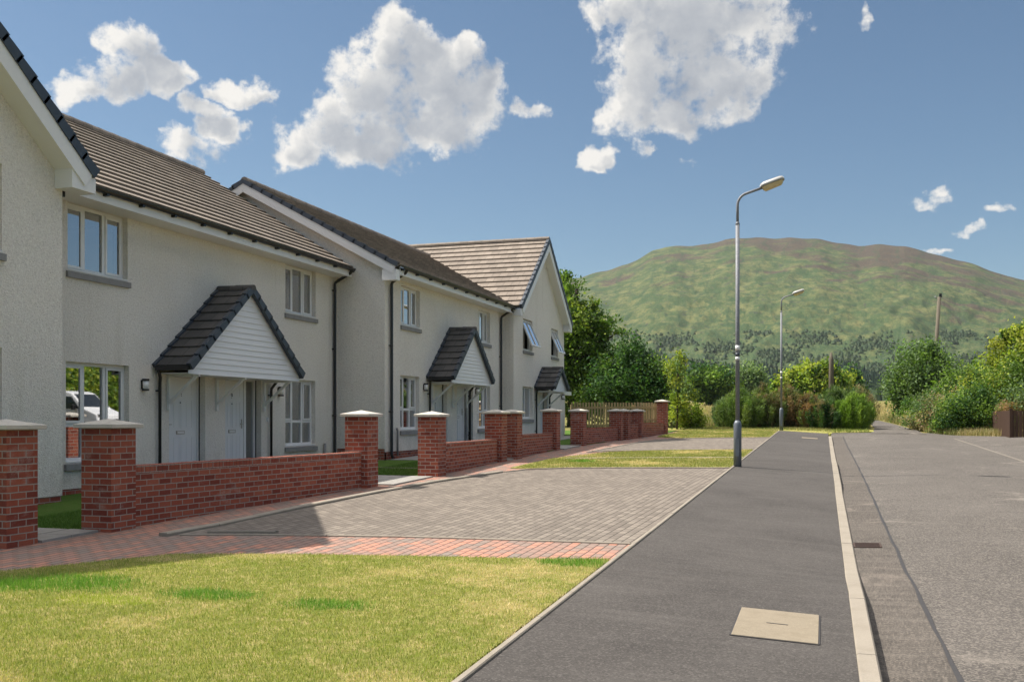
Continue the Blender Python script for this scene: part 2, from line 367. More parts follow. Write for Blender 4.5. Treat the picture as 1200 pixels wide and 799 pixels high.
# ---------------------------------------------------------------- the ground and its coverings
def interp(pl, y):
    if y <= pl[0][0]: return pl[0][1]
    for (a, xa), (b_, xb) in zip(pl, pl[1:]):
        if y <= b_: return xa + (xb - xa) * (y - a) / (b_ - a)
    return pl[-1][1]
def sheet(name, mat, L, Rr, y0, y1, off=.004, dy=.5, kind='structure', skirt=0.0):
    """strip between two edge lines x = L(y) and x = R(y), lying on the ground"""
    ys = set([y0, y1]); k = math.ceil((y1 - y0) / dy)
    ys |= {y0 + (y1 - y0) * i / k for i in range(k + 1)}
    ys |= {y for y, _ in L + Rr if y0 < y < y1}
    ys = sorted(ys); mb = MB(); rows = []
    xb = [x for x in XB]
    cuts = [x for x in xb if min(v for _, v in L) < x < max(v for _, v in Rr)]
    for y in ys:
        a, b_ = interp(L, y), interp(Rr, y)
        xs = [a] + [min(max(c, a), b_) for c in cuts] + [b_]
        rows.append([(x, y, G(x, y) + off) for x in xs])
    for r, q in zip(rows, rows[1:]):
        for i in range(len(r) - 1):
            if abs(r[i][0] - r[i + 1][0]) < 1e-5 and abs(q[i][0] - q[i + 1][0]) < 1e-5: continue
            mb.face([r[i], r[i + 1], q[i + 1], q[i]])
        if skirt:
            for i in (0, -1):
                a, b_ = r[i], q[i]; mb.face([a, b_, (b_[0], b_[1], b_[2] - skirt), (a[0], a[1], a[2] - skirt)])
    if skirt:
        for r in (rows[0], rows[-1]):
            for i in range(len(r) - 1):
                a, b_ = r[i], r[i + 1]; mb.face([a, b_, (b_[0], b_[1], b_[2] - skirt), (a[0], a[1], a[2] - skirt)])
    o = mb.build(name, mat)
    tag(o, kind=kind); return o
# one ground sheet out to the horizon
def ground_mesh():
    fx = [-6000, -3500, -2000, -1200, -700, -400, -250, -150, -90, -60, -40, -30, -24, -18, -14, -12, -10, -9, -8, -7, -6, -5, -4, -3] + XB + [11, 14, 18, 24, 32, 45, 60, 90, 150, 250, 400, 700, 1200, 2000, 3500, 6000]
    fy = [-4000, -1500, -600, -250, -120, -60, -30, -15, -8] + list(range(-4, 62, 2)) + [65, 70, 80, 90, 110, 140, 180, 240, 320, 420, 560, 750, 1000, 1500, 2500, 4000, 6000]
    v = []; idx = {}
    for j, y in enumerate(fy):
        for i, x in enumerate(fx):
            near = -9.5 < x < 9.5 and -9 < y < 52
            z = G(x, y) - (.035 if near else 0.0)
            if not near and y > 60: z += .6 * math.sin(x * .013 + 1) * math.sin(y * .011) * min(1, (y - 60) / 200)
            idx[i, j] = len(v); v.append((x, y, z))
    f = [(idx[i, j], idx[i + 1, j], idx[i + 1, j + 1], idx[i, j + 1]) for j in range(len(fy) - 1) for i in range(len(fx) - 1)]
    me = bpy.data.meshes.new('ground'); me.from_pydata(v, [], f); me.materials.append(M['field'])
    o = bpy.data.objects.new('ground', me); COL.objects.link(o); tag(o, kind='structure')
ground_mesh()
c = lambda x: [(0, x)]
PATHL, PATHR = -1.90, 0.20
sheet('footpath', M['tarmac'], c(PATHL), c(PATHR), -8, 46.2, .012)
sheet('road', M['road'], c(.33), [(-8, 9.0), (38, 9.0), (43, 7.2), (47.3, 4.6)], -8, 47.3, .010)
random.seed(3)
pe = [(y * .5 - 8, .80 + random.uniform(-.008, .008) + .012 * math.sin(y * .12)) for y in range(0, 106)]
sheet('road_patch', M['patch'], c(.33), pe, -8, 44.5, .014, dy=.5)
sheet('road_joint', M['seal'], [(y, x - .016 - .005 * math.sin(y * 3.1)) for y, x in pe], [(y, x + .016 + .005 * math.sin(y * 2.3)) for y, x in pe], -8, 44.5, .018, dy=.5)
# worn line along the far edge of the road
mat_concrete('wornline', (.19, .17, .145), 3)
sheet('edge_line', M['wornline'], [(10, 4.94), (43, 4.97)], [(10, 5.03), (43, 5.06)], 10, 43, .015, dy=1)
# lane beyond the road end
sheet('lane', M['road'], [(46.5, 2.0), (50, 2.35), (57, 2.45), (66, 2.0), (76, .2), (90, -4)], [(46.5, 4.3), (50, 3.9), (57, 3.7), (66, 3.3), (76, 1.8), (90, -2)], 46.5, 90, .022, dy=1)
# brick paved service strip by the walls and the band in front of the first drive
WALLL = [(0, -8.9), (8.3, -8.5), (10, -8.3), (16, -7.95), (24, -7.75), (31, -7.65), (36, -7.1), (38, -6.75), (42, -6.5), (46, -6.4)]
sheet('brick_paving', M['red_block'], WALLL, [(0, PATHL - .06)], 2.5, 45.5, .004)
KL = [(9.93, -7.15), (12.2, -7.2), (14.7, -7.13), (17.4, -6.9), (19.7, -6.47), (21.6, -5.6)]
FRONT = [(9.55, -7.6), (9.7, -7.0), (9.93, -6.6), (10.15, -5.4), (10.3, -4.3), (10.42, -1.95)]
# first drive in grey block: y runs between a front line and a back line that both lean, so build it along x
def sheet_x(name, mat, F, B, x0, x1, off, n=24, kind='structure', skirt=0.0):
    mb = MB(); xs = sorted({x0 + (x1 - x0) * i / n for i in range(n + 1)} | {x for x, _ in F + B if x0 < x < x1}); cols = []
    for x in xs:
        a, b_ = interp(F, x), interp(B, x); k = max(2, int(abs(b_ - a) / .6) + 1)
        cols.append([(x, a + (b_ - a) * i / 30, G(x, a + (b_ - a) * i / 30) + off) for i in range(31)])
    for p, q in zip(cols, cols[1:]):
        for i in range(30): mb.face([p[i], q[i], q[i + 1], p[i + 1]])
        if skirt:
            for i in (0, 30):
                a, b_ = p[i], q[i]; mb.face([a, b_, (b_[0], b_[1], b_[2] - skirt), (a[0], a[1], a[2] - skirt)])
    if skirt:
        for p in (cols[0], cols[-1]):
            for i in range(30):
                a, b_ = p[i], p[i + 1]; mb.face([a, b_, (b_[0], b_[1], b_[2] - skirt), (a[0], a[1], a[2] - skirt)])
    return tag(mb.build(name, mat), kind=kind)
F1 = [(-7.2, 9.72), (-6.6, 9.93), (-4.3, 10.33), (-1.96, 10.42)]
B1_ = [(-7.2, 10.2), (-7.19, 12.4), (-7.12, 14.7), (-6.9, 17.4), (-6.47, 19.7), (-6.2, 20.5), (-5.4, 21.15), (-4.05, 21.52), (-1.96, 21.95)]
sheet_x('first_drive', M['grey_block'], F1, B1_, -7.2, -1.96, .010, 60)
F2 = [(-6.5, 27.6), (-6.0, 28.3), (-4.2, 29.2), (-1.96, 29.9)]
B2_ = [(-6.5, 28.0), (-6.35, 31), (-6.1, 34.8), (-5.6, 36.6), (-5.0, 37.4), (-1.96, 38.6)]
sheet_x('second_drive', M['grey_block'], F2, B2_, -6.5, -1.96, .010, 40)
# lawns
LF = [(-8.9, 5.6), (-7.6, 6.9), (-7.2, 7.16), (-6.28, 8.45), (-5.2, 8.75), (-4.2, 8.93), (-2.5, 9.18), (-1.97, 9.30)]
sheet_x('front_lawn', M['lawn'], [(-8.9, 2.0)], LF, -8.9, -1.97, .022, 50, skirt=.03)
LB_F = [(-6.7, 21.0), (-6.3, 20.9), (-5.3, 21.35), (-4.05, 21.72), (-1.97, 22.15)]
LB_B = [(-6.7, 24.2), (-6.45, 25.4), (-6.1, 26.6), (-5.8, 27.6), (-4.2, 28.9), (-1.97, 29.6)]
sheet_x('middle_lawn', M['lawn'], LB_F, LB_B, -6.7, -1.97, .022, 50, skirt=.03)
sheet_x('worn_strip', M['lid'], [(-6.35, 24.35), (-1.97, 25.55)], [(-6.35, 24.75), (-1.97, 26.0)], -6.35, -1.97, .027, 40)
LC_F = [(-6.25, 38.6), (-5.6, 37.9), (-5.0, 37.8), (-1.97, 38.9)]
sheet_x('end_lawn', M['lawn'], LC_F, [(-6.25, 45.9)], -6.25, -1.97, .022, 40, skirt=.03)
sheet_x('verge_grass', M['lawn'], [(-8, 46.3), (.25, 46.3), (.4, 47.4), (2.2, 47.6)], [(-8, 50.0), (2.2, 50)], -8, 2.2, .022, 50, skirt=.03)
# gardens behind the low walls
GL = [(0, -11.28), (12.4, -11.28), (12.45, -11.98), (22.8, -11.98), (22.85, -10.63), (32.35, -10.63), (32.4, -10.2), (39.3, -10.2), (39.4, -12.5), (46, -12.5)]
GRt = [(0, -8.75), (8.3, -8.45), (9.8, -8.35), (16, -7.9), (24, -7.75), (31, -7.65), (36, -7.1), (42, -6.55), (46, -6.5)]
sheet('garden_lawn', M['garden'], GL, GRt, 2.5, 45.5, .020, skirt=.03)
def slabs(name, x0, x1, y0, y1, off=.034):
    """paving slabs with open joints"""
    mb = MB(); ny = max(1, round((y1 - y0) / .45)); nx = max(1, round((x1 - x0) / .6)); 
    for i in range(nx):
        for j in range(ny):
            a, b_ = x0 + (x1 - x0) * i / nx + .004, x0 + (x1 - x0) * (i + 1) / nx - .004
            p, q = y0 + (y1 - y0) * j / ny + .004, y0 + (y1 - y0) * (j + 1) / ny - .004
            z = [G(a, p), G(b_, p), G(b_, q), G(a, q)]
            mb.hexa([(a, p, z[0] - .02), (b_, p, z[1] - .02), (b_, q, z[2] - .02), (a, q, z[3] - .02), (a, p, z[0] + off), (b_, p, z[1] + off), (b_, q, z[2] + off), (a, q, z[3] + off)])
    return tag(mb.build(name, M['slab']), kind='structure')
slabs('garden_path', -8.70, -8.28, 8.82, 9.72)           # step at the first gate
slabs('garden_path', -10.9, -8.72, 8.85, 9.70)
slabs('garden_path', -11.9, -11.0, 14.9, 19.6)
slabs('garden_path', -10.55, -7.45, 16.35, 18.25, .030)
slabs('garden_path', -10.55, -9.6, 22.95, 30.2, .034)
slabs('garden_path', -9.5, -7.6, 22.95, 24.1, .034)
slabs('garden_path', -10.1, -7.5, 28.9, 31.1, .034)
slabs('garden_path', -10.1, -9.2, 32.5, 38.8, .036)
# kerbs and edgings: laid in lengths
def strip_stones(name, pts, w, h, L=.915, gap=.006, mat='kerb', zf=None, sink=.12):
    mb = MB(); P_ = [Vector((x, y, 0)) for x, y in pts]; cum = [0]
    for a, b_ in zip(P_, P_[1:]): cum.append(cum[-1] + (b_ - a).length)
    def at(s):
        for i in range(len(P_) - 1):
            if s <= cum[i + 1] or i == len(P_) - 2:
                t = (s - cum[i]) / max(1e-6, cum[i + 1] - cum[i]); return P_[i].lerp(P_[i + 1], t)
    k = max(1, round(cum[-1] / L))
    for i in range(k):
        a, b_ = at(cum[-1] * i / k + gap / 2), at(cum[-1] * (i + 1) / k - gap / 2)
        d = (b_ - a).normalized(); s = Vector((d.y, -d.x, 0)) * w / 2
        q = [a - s, a + s, b_ + s, b_ - s]
        zz = [(zf or G)(p.x, p.y) for p in (a, a, b_, b_)]
        jit = random.uniform(-.002, .002); ch = min(.012, w * .15)
        bot = [(p.x, p.y, z - sink) for p, z in zip(q, zz)]; mid = [(p.x, p.y, z + h - ch + jit) for p, z in zip(q, zz)]
        s2 = Vector((d.y, -d.x, 0)) * (w / 2 - ch); q2 = [a - s2, a + s2, b_ + s2, b_ - s2]
        top = [(p.x, p.y, z + h + jit) for p, z in zip(q2, zz)]
        mb.hexa(bot + mid); mb.hexa(mid + top)
    return tag(mb.build(name, M[mat]), kind='structure')
kz = lambda x, y: G(.199, y)
strip_stones('road_kerb', [(.265, y) for y in (-8, 0, 8.6, 9.1, 10.2, 18.5, 20, 26, 27.5, 36, 38, 43.5)], .130, .018, zf=kz, sink=.25)
strip_stones('path_edging', [(-1.925, y) for y in (-8, 46.2)], .05, .030)
strip_stones('path_edging', [(x, interp(F1, x)) for x in (-7.15, -6.6, -5.5, -4.3, -3, -1.97)], .05, .022)
strip_stones('drive_kerb', [(-7.3, 9.62), (-7.22, 10.2), (-7.22, 12.3), (-7.15, 14.7), (-6.93, 17.4), (-6.5, 19.7)], .13, .045)
strip_stones('drive_kerb', [(-6.45, 19.8), (-6.2, 20.65), (-5.4, 21.27), (-4.05, 21.62), (-1.97, 22.05)], .05, .03)
strip_stones('drive_kerb', [(-6.45, 27.4), (-6.0, 28.2), (-4.2, 29.1), (-1.97, 29.8)], .05, .03)
strip_stones('drive_kerb', [(-6.42, 28.0), (-6.3, 31), (-6.05, 34.8), (-5.55, 36.7), (-4.95, 37.5), (-1.97, 38.75)], .06, .03)
strip_stones('garden_edging', [(-10.5, 20.1), (-8.1, 20.1)], .05, .05)
strip_stones('verge_edging', [(-1.9, 46.25), (.2, 46.25)], .05, .02)
def frame_on_ground(x, y):
    e = .2; tx = Vector((1, 0, (G(x + e, y) - G(x - e, y)) / (2 * e))).normalized(); ty = Vector((0, 1, (G(x, y + e) - G(x, y - e)) / (2 * e)))
    ty = (ty - tx * ty.dot(tx)).normalized(); return tx, ty, tx.cross(ty)
def lid(label, x, y, hx, hy, rz, group, fine=True):
    z = G(x, y); tx, ty, n_ = frame_on_ground(x, y); c_, s_ = math.cos(rz), math.sin(rz)
    ax, ay = tx * c_ + ty * s_, ty * c_ - tx * s_; t = thing('access_cover', label, 'access cover', (x, y, z), 0, group); cc = Vector((x, y, z))
    mb = MB(); mb.obox(cc + n_ * -.01, ax * hx, ay * hy, n_ * .032); mb.build('concrete_lid', M['lid'], t, bevel=.003)
    if fine:
        m2 = MB(); m2.obox(cc + n_ * .023, ax * .075, ay * .006, n_ * .0015); m2.build('lifting_slot', M['black'], t)
        m3 = MB()
        for sx, sy, a, b_ in ((0, 1, hx + .006, .006), (0, -1, hx + .006, .006), (1, 0, .006, hy), (-1, 0, .006, hy)):
            m3.obox(cc + n_ * .002 + ax * sx * (hx + .006) + ay * sy * (hy + .006), ax * a, ay * b_, n_ * .0155)
        m3.build('joint', M['seal'], t)
lid('large sand coloured concrete cover with a lifting slot, near end of the dark footpath', -.318, 7.30, .285, .45, 0, None)
lid('small pale concrete cover at the far end of the footpath before the bushes', -.52, 40.4, .30, .42, 0, None, False)
# gully grating in the channel
t = thing('drain_grating', 'rusty brown iron gully grating in the road beside the dropped kerb', 'drain grating', (.49, 12.25, G(.49, 12.25)))
tx, ty, n_ = frame_on_ground(.49, 12.25); cc = Vector((.49, 12.25, G(.49, 12.25)))
plain('rust', (.075, .048, .038), .7, .4, .4)
mb = MB(); mb.obox(cc + n_ * .012, tx * .15, ty * .16, n_ * .006); mb.build('pit', M['black'], t)
mb = MB()
for i in range(8): mb.obox(cc + n_ * .017 + ty * (-.14 + .04 * i), tx * .15, ty * .009, n_ * .006)
for s in (-1, 1): mb.obox(cc + n_ * .017 + tx * s * .145, tx * .010, ty * .16, n_ * .0065); mb.obox(cc + n_ * .017 + ty * s * .168, tx * .155, ty * .008, n_ * .0065)
mb.build('bars', M['rust'], t)
# slotted channel at the corner of the first drive
t = thing('drain_channel', 'short pale metal drainage channel at the near left corner of the grey drive', 'drain', (-6.55, 10.1, G(-6.5, 10.1)))
mb = MB(); a = Vector((-6.95, 10.02, G(-6.9, 10.02) + .022)); b_ = Vector((-6.15, 10.20, G(-6.1, 10.2) + .022))
mb.bar(a, b_, .13, .02); mb.build('frame', M['kerb'], t); mb = MB(); mb.bar(a + Vector((0, 0, .008)), b_ + Vector((0, 0, .008)), .05, .008); mb.build('grate', M['darksteel'], t)
# ---------------------------------------------------------------- houses
def facade(mb, X, y0, y1, z0, z1, ops, rev=.13):
    """wall facing +x at x = X with rectangular openings (ya, yb, za, zb) and their reveals"""
    ys = sorted({y0, y1} | {v for o in ops for v in o[:2]}); zs = sorted({z0, z1} | {v for o in ops for v in o[2:4]})
    for a, b_ in zip(ys, ys[1:]):
        for c_, d in zip(zs, zs[1:]):
            my, mz = (a + b_) / 2, (c_ + d) / 2
            if any(o[0] < my < o[1] and o[2] < mz < o[3] for o in ops): continue
            mb.face([(X, a, c_), (X, b_, c_), (X, b_, d), (X, a, d)])
    for a, b_, c_, d in [o[:4] for o in ops]:
        x = X - rev
        mb.face([(X, a, c_), (X, a, d), (x, a, d), (x, a, c_)]); mb.face([(X, b_, d), (X, b_, c_), (x, b_, c_), (x, b_, d)])
        mb.face([(X, a, d), (X, b_, d), (x, b_, d), (x, a, d)]); mb.face([(X, b_, c_), (X, a, c_), (x, a, c_), (x, b_, c_)])
class Slope:
    """roof slope frame: s up the slope from the eave, a along the ridge, n out of the roof"""
    def __init__(s, axis, eave, ze, ridge, zr):
        s.axis = axis; d = ridge - eave; s.len = math.hypot(d, zr - ze); s.e = eave; s.ze = ze
        s.ds, s.dz = d / s.len, (zr - ze) / s.len
        s.nd, s.nz = -s.dz * (1 if d > 0 else -1), abs(s.ds)
        if d < 0: s.nd = s.dz
        else: s.nd = -s.dz
        s.nz = abs(s.ds)
    def p(s, t, a, n=0.0):
        q = s.e + s.ds * t + s.nd * n; z = s.ze + s.dz * t + s.nz * n
        return (q, a, z) if s.axis == 'y' else (a, q, z)
    def box(s, mb, s0, s1, a0, a1, n0, n1, n2=None):
        """n0 bottom, n1 top height at s0, n2 top height at s1; plumb cut where it reaches the ridge"""
        n2 = n1 if n2 is None else n2
        e = lambda n: (s.len - s.nd * n / s.ds - .002) if s1 >= s.len - .001 else s1
        P_ = [s.p(s0, a0, n0), s.p(s0, a1, n0), s.p(e(n0), a1, n0), s.p(e(n0), a0, n0), s.p(s0, a0, n1), s.p(s0, a1, n1), s.p(e(n2), a1, n2), s.p(e(n2), a0, n2)]
        mb.hexa(P_)
def roof_slope(mb, sl, a0, a1, gauge=.335, t=.050, a0f=None, a1f=None):
    """overlapping courses of tiles; a0f/a1f: optional functions of slope distance limiting the ends"""
    k = max(1, round(sl.len / gauge)); g = sl.len / k
    for i in range(k):
        s0, s1 = i * g, (i + 1) * g + .02; A0 = a0f(s0) if a0f else a0; A1 = a1f(s0) if a1f else a1
        A0b = a0f(s1) if a0f else a0; A1b = a1f(s1) if a1f else a1
        lo0, lo1, t1 = .0, 0.0, .006
        p = [sl.p(s0, A0, lo0), sl.p(s0, A1, lo0), sl.p(s1, A1b, lo1), sl.p(s1, A0b, lo1), sl.p(s0, A0, t), sl.p(s0, A1, t), sl.p(s1, A1b, t1), sl.p(s1, A0b, t1)]
        v = i * .335
        mb.face([p[4], p[5], p[6], p[7]], [(A0, v), (A1, v), (A1b, v + .335), (A0b, v + .335)])
        mb.face([p[0], p[1], p[5], p[4]], [(A0, v + .15), (A1, v + .15), (A1, v + .16), (A0, v + .16)])
        mb.face([p[1], p[2], p[6], p[5]]); mb.face([p[3], p[0], p[4], p[7]]); mb.face([p[3], p[2], p[1], p[0]])
def ridge_tiles(mb, axis, c, z, a0, a1, r=.11, L=.45):
    k = max(1, round((a1 - a0) / L)); g = (a1 - a0) / k
    for i in range(k):
        lo, hi = a0 + i * g, a0 + (i + 1) * g; rr = r; n = 7; A = []; B = []
        for e, dr, lst in ((lo, .008, A), (hi + .01, 0.0, B)):
            for j in range(n):
                th = math.pi * j / (n - 1) * 1.16 - .08 * math.pi; q = c + math.cos(th) * (rr + dr); zz = z - .045 + math.sin(th) * (rr + dr)
                lst.append((q, e, zz) if axis == 'y' else (e, q, zz))
        for j in range(n - 1): mb.face([A[j], A[j + 1], B[j + 1], B[j]])
        mb.face(A); mb.face(B[::-1])
def verge_units(mb, sl, a0, a1, n0=-.11, n1=.075, gauge=.335):
    k = max(1, round(sl.len / gauge)); g = sl.len / k
    for i in range(k): sl.box(mb, i * g - .015, (i + 1) * g + .03, a0, a1, n0 + .004 * (i % 2), n1 + .012, n1 - .022)
def gutter(h, X, y0, y1, z, name='gutter', br=.9, out=1):
    mb = MB(); n = 8; r = .068; A = []
    prof = [(math.cos(math.pi + math.pi * j / n) * r, math.sin(math.pi + math.pi * j / n) * r) for j in range(n + 1)]
    inner = [(x * .9, zz * .9) for x, zz in prof[::-1]]
    pts = [(X + x, zz + z) for x, zz in prof + inner]
    mb.prism([(x, y0, zz) for x, zz in pts], (0, y1 - y0, 0))
    k = max(1, int((y1 - y0) / br))
    for i in range(k + 1):
        y = y0 + .06 + (y1 - y0 - .12) * i / k; mb.box(X - r - .02, X + r * .5, y - .03, y + .03, z - r - .032, z - r + .012)
    return mb.build(name, M['black'], h)
def downpipe(h, X, y, ztop, zbot, xg, yg=None, clips=(1.2, 2.9, 4.4)):
    yg = y if yg is None else yg
    mb = MB(); mb.tube([(xg, yg, ztop), (xg, yg, ztop - .07), (xg - .03, yg, ztop - .12), (X + .09, y, ztop - .34), (X + .065, y, ztop - .40), (X + .065, y, ztop - .48), (X + .065, y, zbot + .1), (X + .10, y, zbot)], .039, 12)
    for c_ in clips:
        z = zbot + c_
        if z < ztop - .5: mb.tube([(X + .065, y, z - .02), (X + .065, y, z + .02)], .042, 12); mb.box(X + .001, X + .04, y - .05, y + .05, z - .012, z + .012)
    return mb.build('downpipe', M['black'], h)
def window(h, X, y0, y1, z0, z1, lights=3, transom=None, rev=.11, curtains=True, opened=None, sill=True):
    x = X - rev; fr = MB(); W = .055; D = .07
    def rect(ya, yb, za, zb, w, xa, xb, m=fr):
        m.box(xa, xb, ya, yb, za, za + w); m.box(xa, xb, ya, yb, zb - w, zb); m.box(xa, xb, ya, ya + w, za + w, zb - w); m.box(xa, xb, yb - w, yb, za + w, zb - w)
    rect(y0 - .02, y1 + .02, z0 - .0, z1 + .02, W + .02, x - D, x)
    gl = MB(); cuts = [y0 + (y1 - y0) * i / lights for i in range(lights + 1)]
    zc = [z0 + W] + ([z0 + (z1 - z0) * transom] if transom else []) + [z1 - W]
    for c_ in cuts[1:-1]: fr.box(x - D + .004, x - .003, c_ - .035, c_ + .035, z0 + W, z1 - W)
    if transom: fr.box(x - D + .005, x - .005, y0 + W, y1 - W, zc[1] - .03, zc[1] + .03)
    sashes = []
    for i in range(lights):
        for j in range(len(zc) - 1):
            a = cuts[i] + (.035 if i else W); b_ = cuts[i + 1] - (.035 if i < lights - 1 else W)
            za = zc[j] + (.03 if j else 0); zb = zc[j + 1] - (.03 if j < len(zc) - 2 else 0)
            if opened == i: continue
            if lights == 3 and i != 1 and (transom is None or j == 1) :
                sm_ = MB(); rect(a, b_, za, zb, .045, x - .02, x + .014, sm_); sashes.append(sm_); g = .04
            else: g = 0.0
            xx = x - .035 if not g else x - .006
            gl.face([(xx, a + g, za + g), (xx, b_ - g, za + g), (xx, b_ - g, zb - g), (xx, a + g, zb - g)])
    w = fr.build('window', M['white'], h, bevel=.004)
    if gl.f: gl.build('pane', M['glass'], w)
    for sm_ in sashes: sm_.build('sash', M['white'], w, bevel=.004)
    if opened is not None:
        a, b_ = cuts[opened] + W, cuts[opened + 1] - W; H = z1 - z0 - 2 * W; th = R(24)
        d = Vector((math.sin(th), 0, -math.cos(th))); n_ = Vector((math.cos(th), 0, math.sin(th))); top = Vector((x + .02, 0, z1 - W))
        so = MB(); yv = Vector((0, 1, 0))
        def slab(s0, s1, ya, yb, m, t=.025): m.obox(top + d * (s0 + s1) / 2 + yv * (ya + yb) / 2, d * (s1 - s0) / 2, yv * (yb - ya) / 2, n_ * t)
        slab(0, .05, a, b_, so); slab(H - .05, H, a, b_, so); slab(.05, H - .05, a, a + .05, so); slab(.05, H - .05, b_ - .05, b_, so)
        if b_ - a > .8: slab(.05, H - .05, (a + b_) / 2 - .03, (a + b_) / 2 + .03, so)
        so_o = so.build('open_sash', M['white'], w)
        pg = MB(); q = [top + d * .05 + yv * (a + .05), top + d * .05 + yv * (b_ - .05), top + d * (H - .05) + yv * (b_ - .05), top + d * (H - .05) + yv * (a + .05)]
        pg.face(q); pg.build('open_pane', M['glass'], w)
    if sill:
        m = MB(); m.prism([(X - .10, 0, z0 - .005), (X + .05, 0, z0 - .03), (X + .05, 0, z0 - .13), (X - .005, 0, z0 - .13), (X - .005, 0, z0 - .10), (X - .1, 0, z0 - .10)], (0, 1, 0))
        m.v = [(a, (y0 - .04 if b_ == 0 else y1 + .04), c_) for a, b_, c_ in m.v]; m.build('sill', M['sill'], w)
        m = MB(); m.box(x - .01, X + .01, y0, y1, z0 - .004, z0 + .018); m.build('drip_sill', M['white'], w)
    if curtains:
        rg = random.Random(int(y0 * 100 + z0 * 10)); ww = (y1 - y0)
        for s, wd in ((0, rg.uniform(.10, .17)), (1, rg.uniform(.10, .17))):
            m = MB(); k = 14; a = y0 if s == 0 else y1; sg = 1 if s == 0 else -1
            for i in range(k):
                u0, u1 = a + sg * ww * wd * i / k, a + sg * ww * wd * (i + 1) / k
                xa, xb = x - .22 + .02 * math.sin(i * 1.9), x - .22 + .02 * math.sin((i + 1) * 1.9)
                m.face([(xa, u0, z0 - .1), (xb, u1, z0 - .1), (xb, u1, z1), (xa, u0, z1)])
            m.build('curtain', M['curtain'], w)
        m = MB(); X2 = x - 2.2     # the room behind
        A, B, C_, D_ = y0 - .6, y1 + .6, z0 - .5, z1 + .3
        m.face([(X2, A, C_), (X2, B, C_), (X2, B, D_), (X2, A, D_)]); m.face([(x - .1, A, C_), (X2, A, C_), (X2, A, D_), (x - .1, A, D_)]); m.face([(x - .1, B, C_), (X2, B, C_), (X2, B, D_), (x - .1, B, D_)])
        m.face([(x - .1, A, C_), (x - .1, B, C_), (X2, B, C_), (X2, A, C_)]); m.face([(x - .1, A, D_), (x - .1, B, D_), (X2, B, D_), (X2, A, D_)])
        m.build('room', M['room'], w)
    return w
def text_on_wall(name, s, X, y, z, size, mat, parent):
    cu = bpy.data.curves.new(name, 'FONT'); cu.body = s; cu.size = size; cu.extrude = .002; cu.align_x = 'CENTER'; cu.align_y = 'CENTER'
    tmp = bpy.data.objects.new(name, cu); COL.objects.link(tmp)
    dg = bpy.context.evaluated_depsgraph_get(); me = bpy.data.meshes.new_from_object(tmp.evaluated_get(dg)); bpy.data.objects.remove(tmp); bpy.data.curves.remove(cu)
    me.materials.clear(); me.materials.append(mat)
    me.transform(Matrix.Rotation(R(90), 4, 'Z') @ Matrix.Rotation(R(90), 4, 'X'))
    me.transform(wmat(parent).inverted() @ Matrix.Translation((X, y, z)))
    o = bpy.data.objects.new(name, me); COL.objects.link(o); o.parent = parent; return o
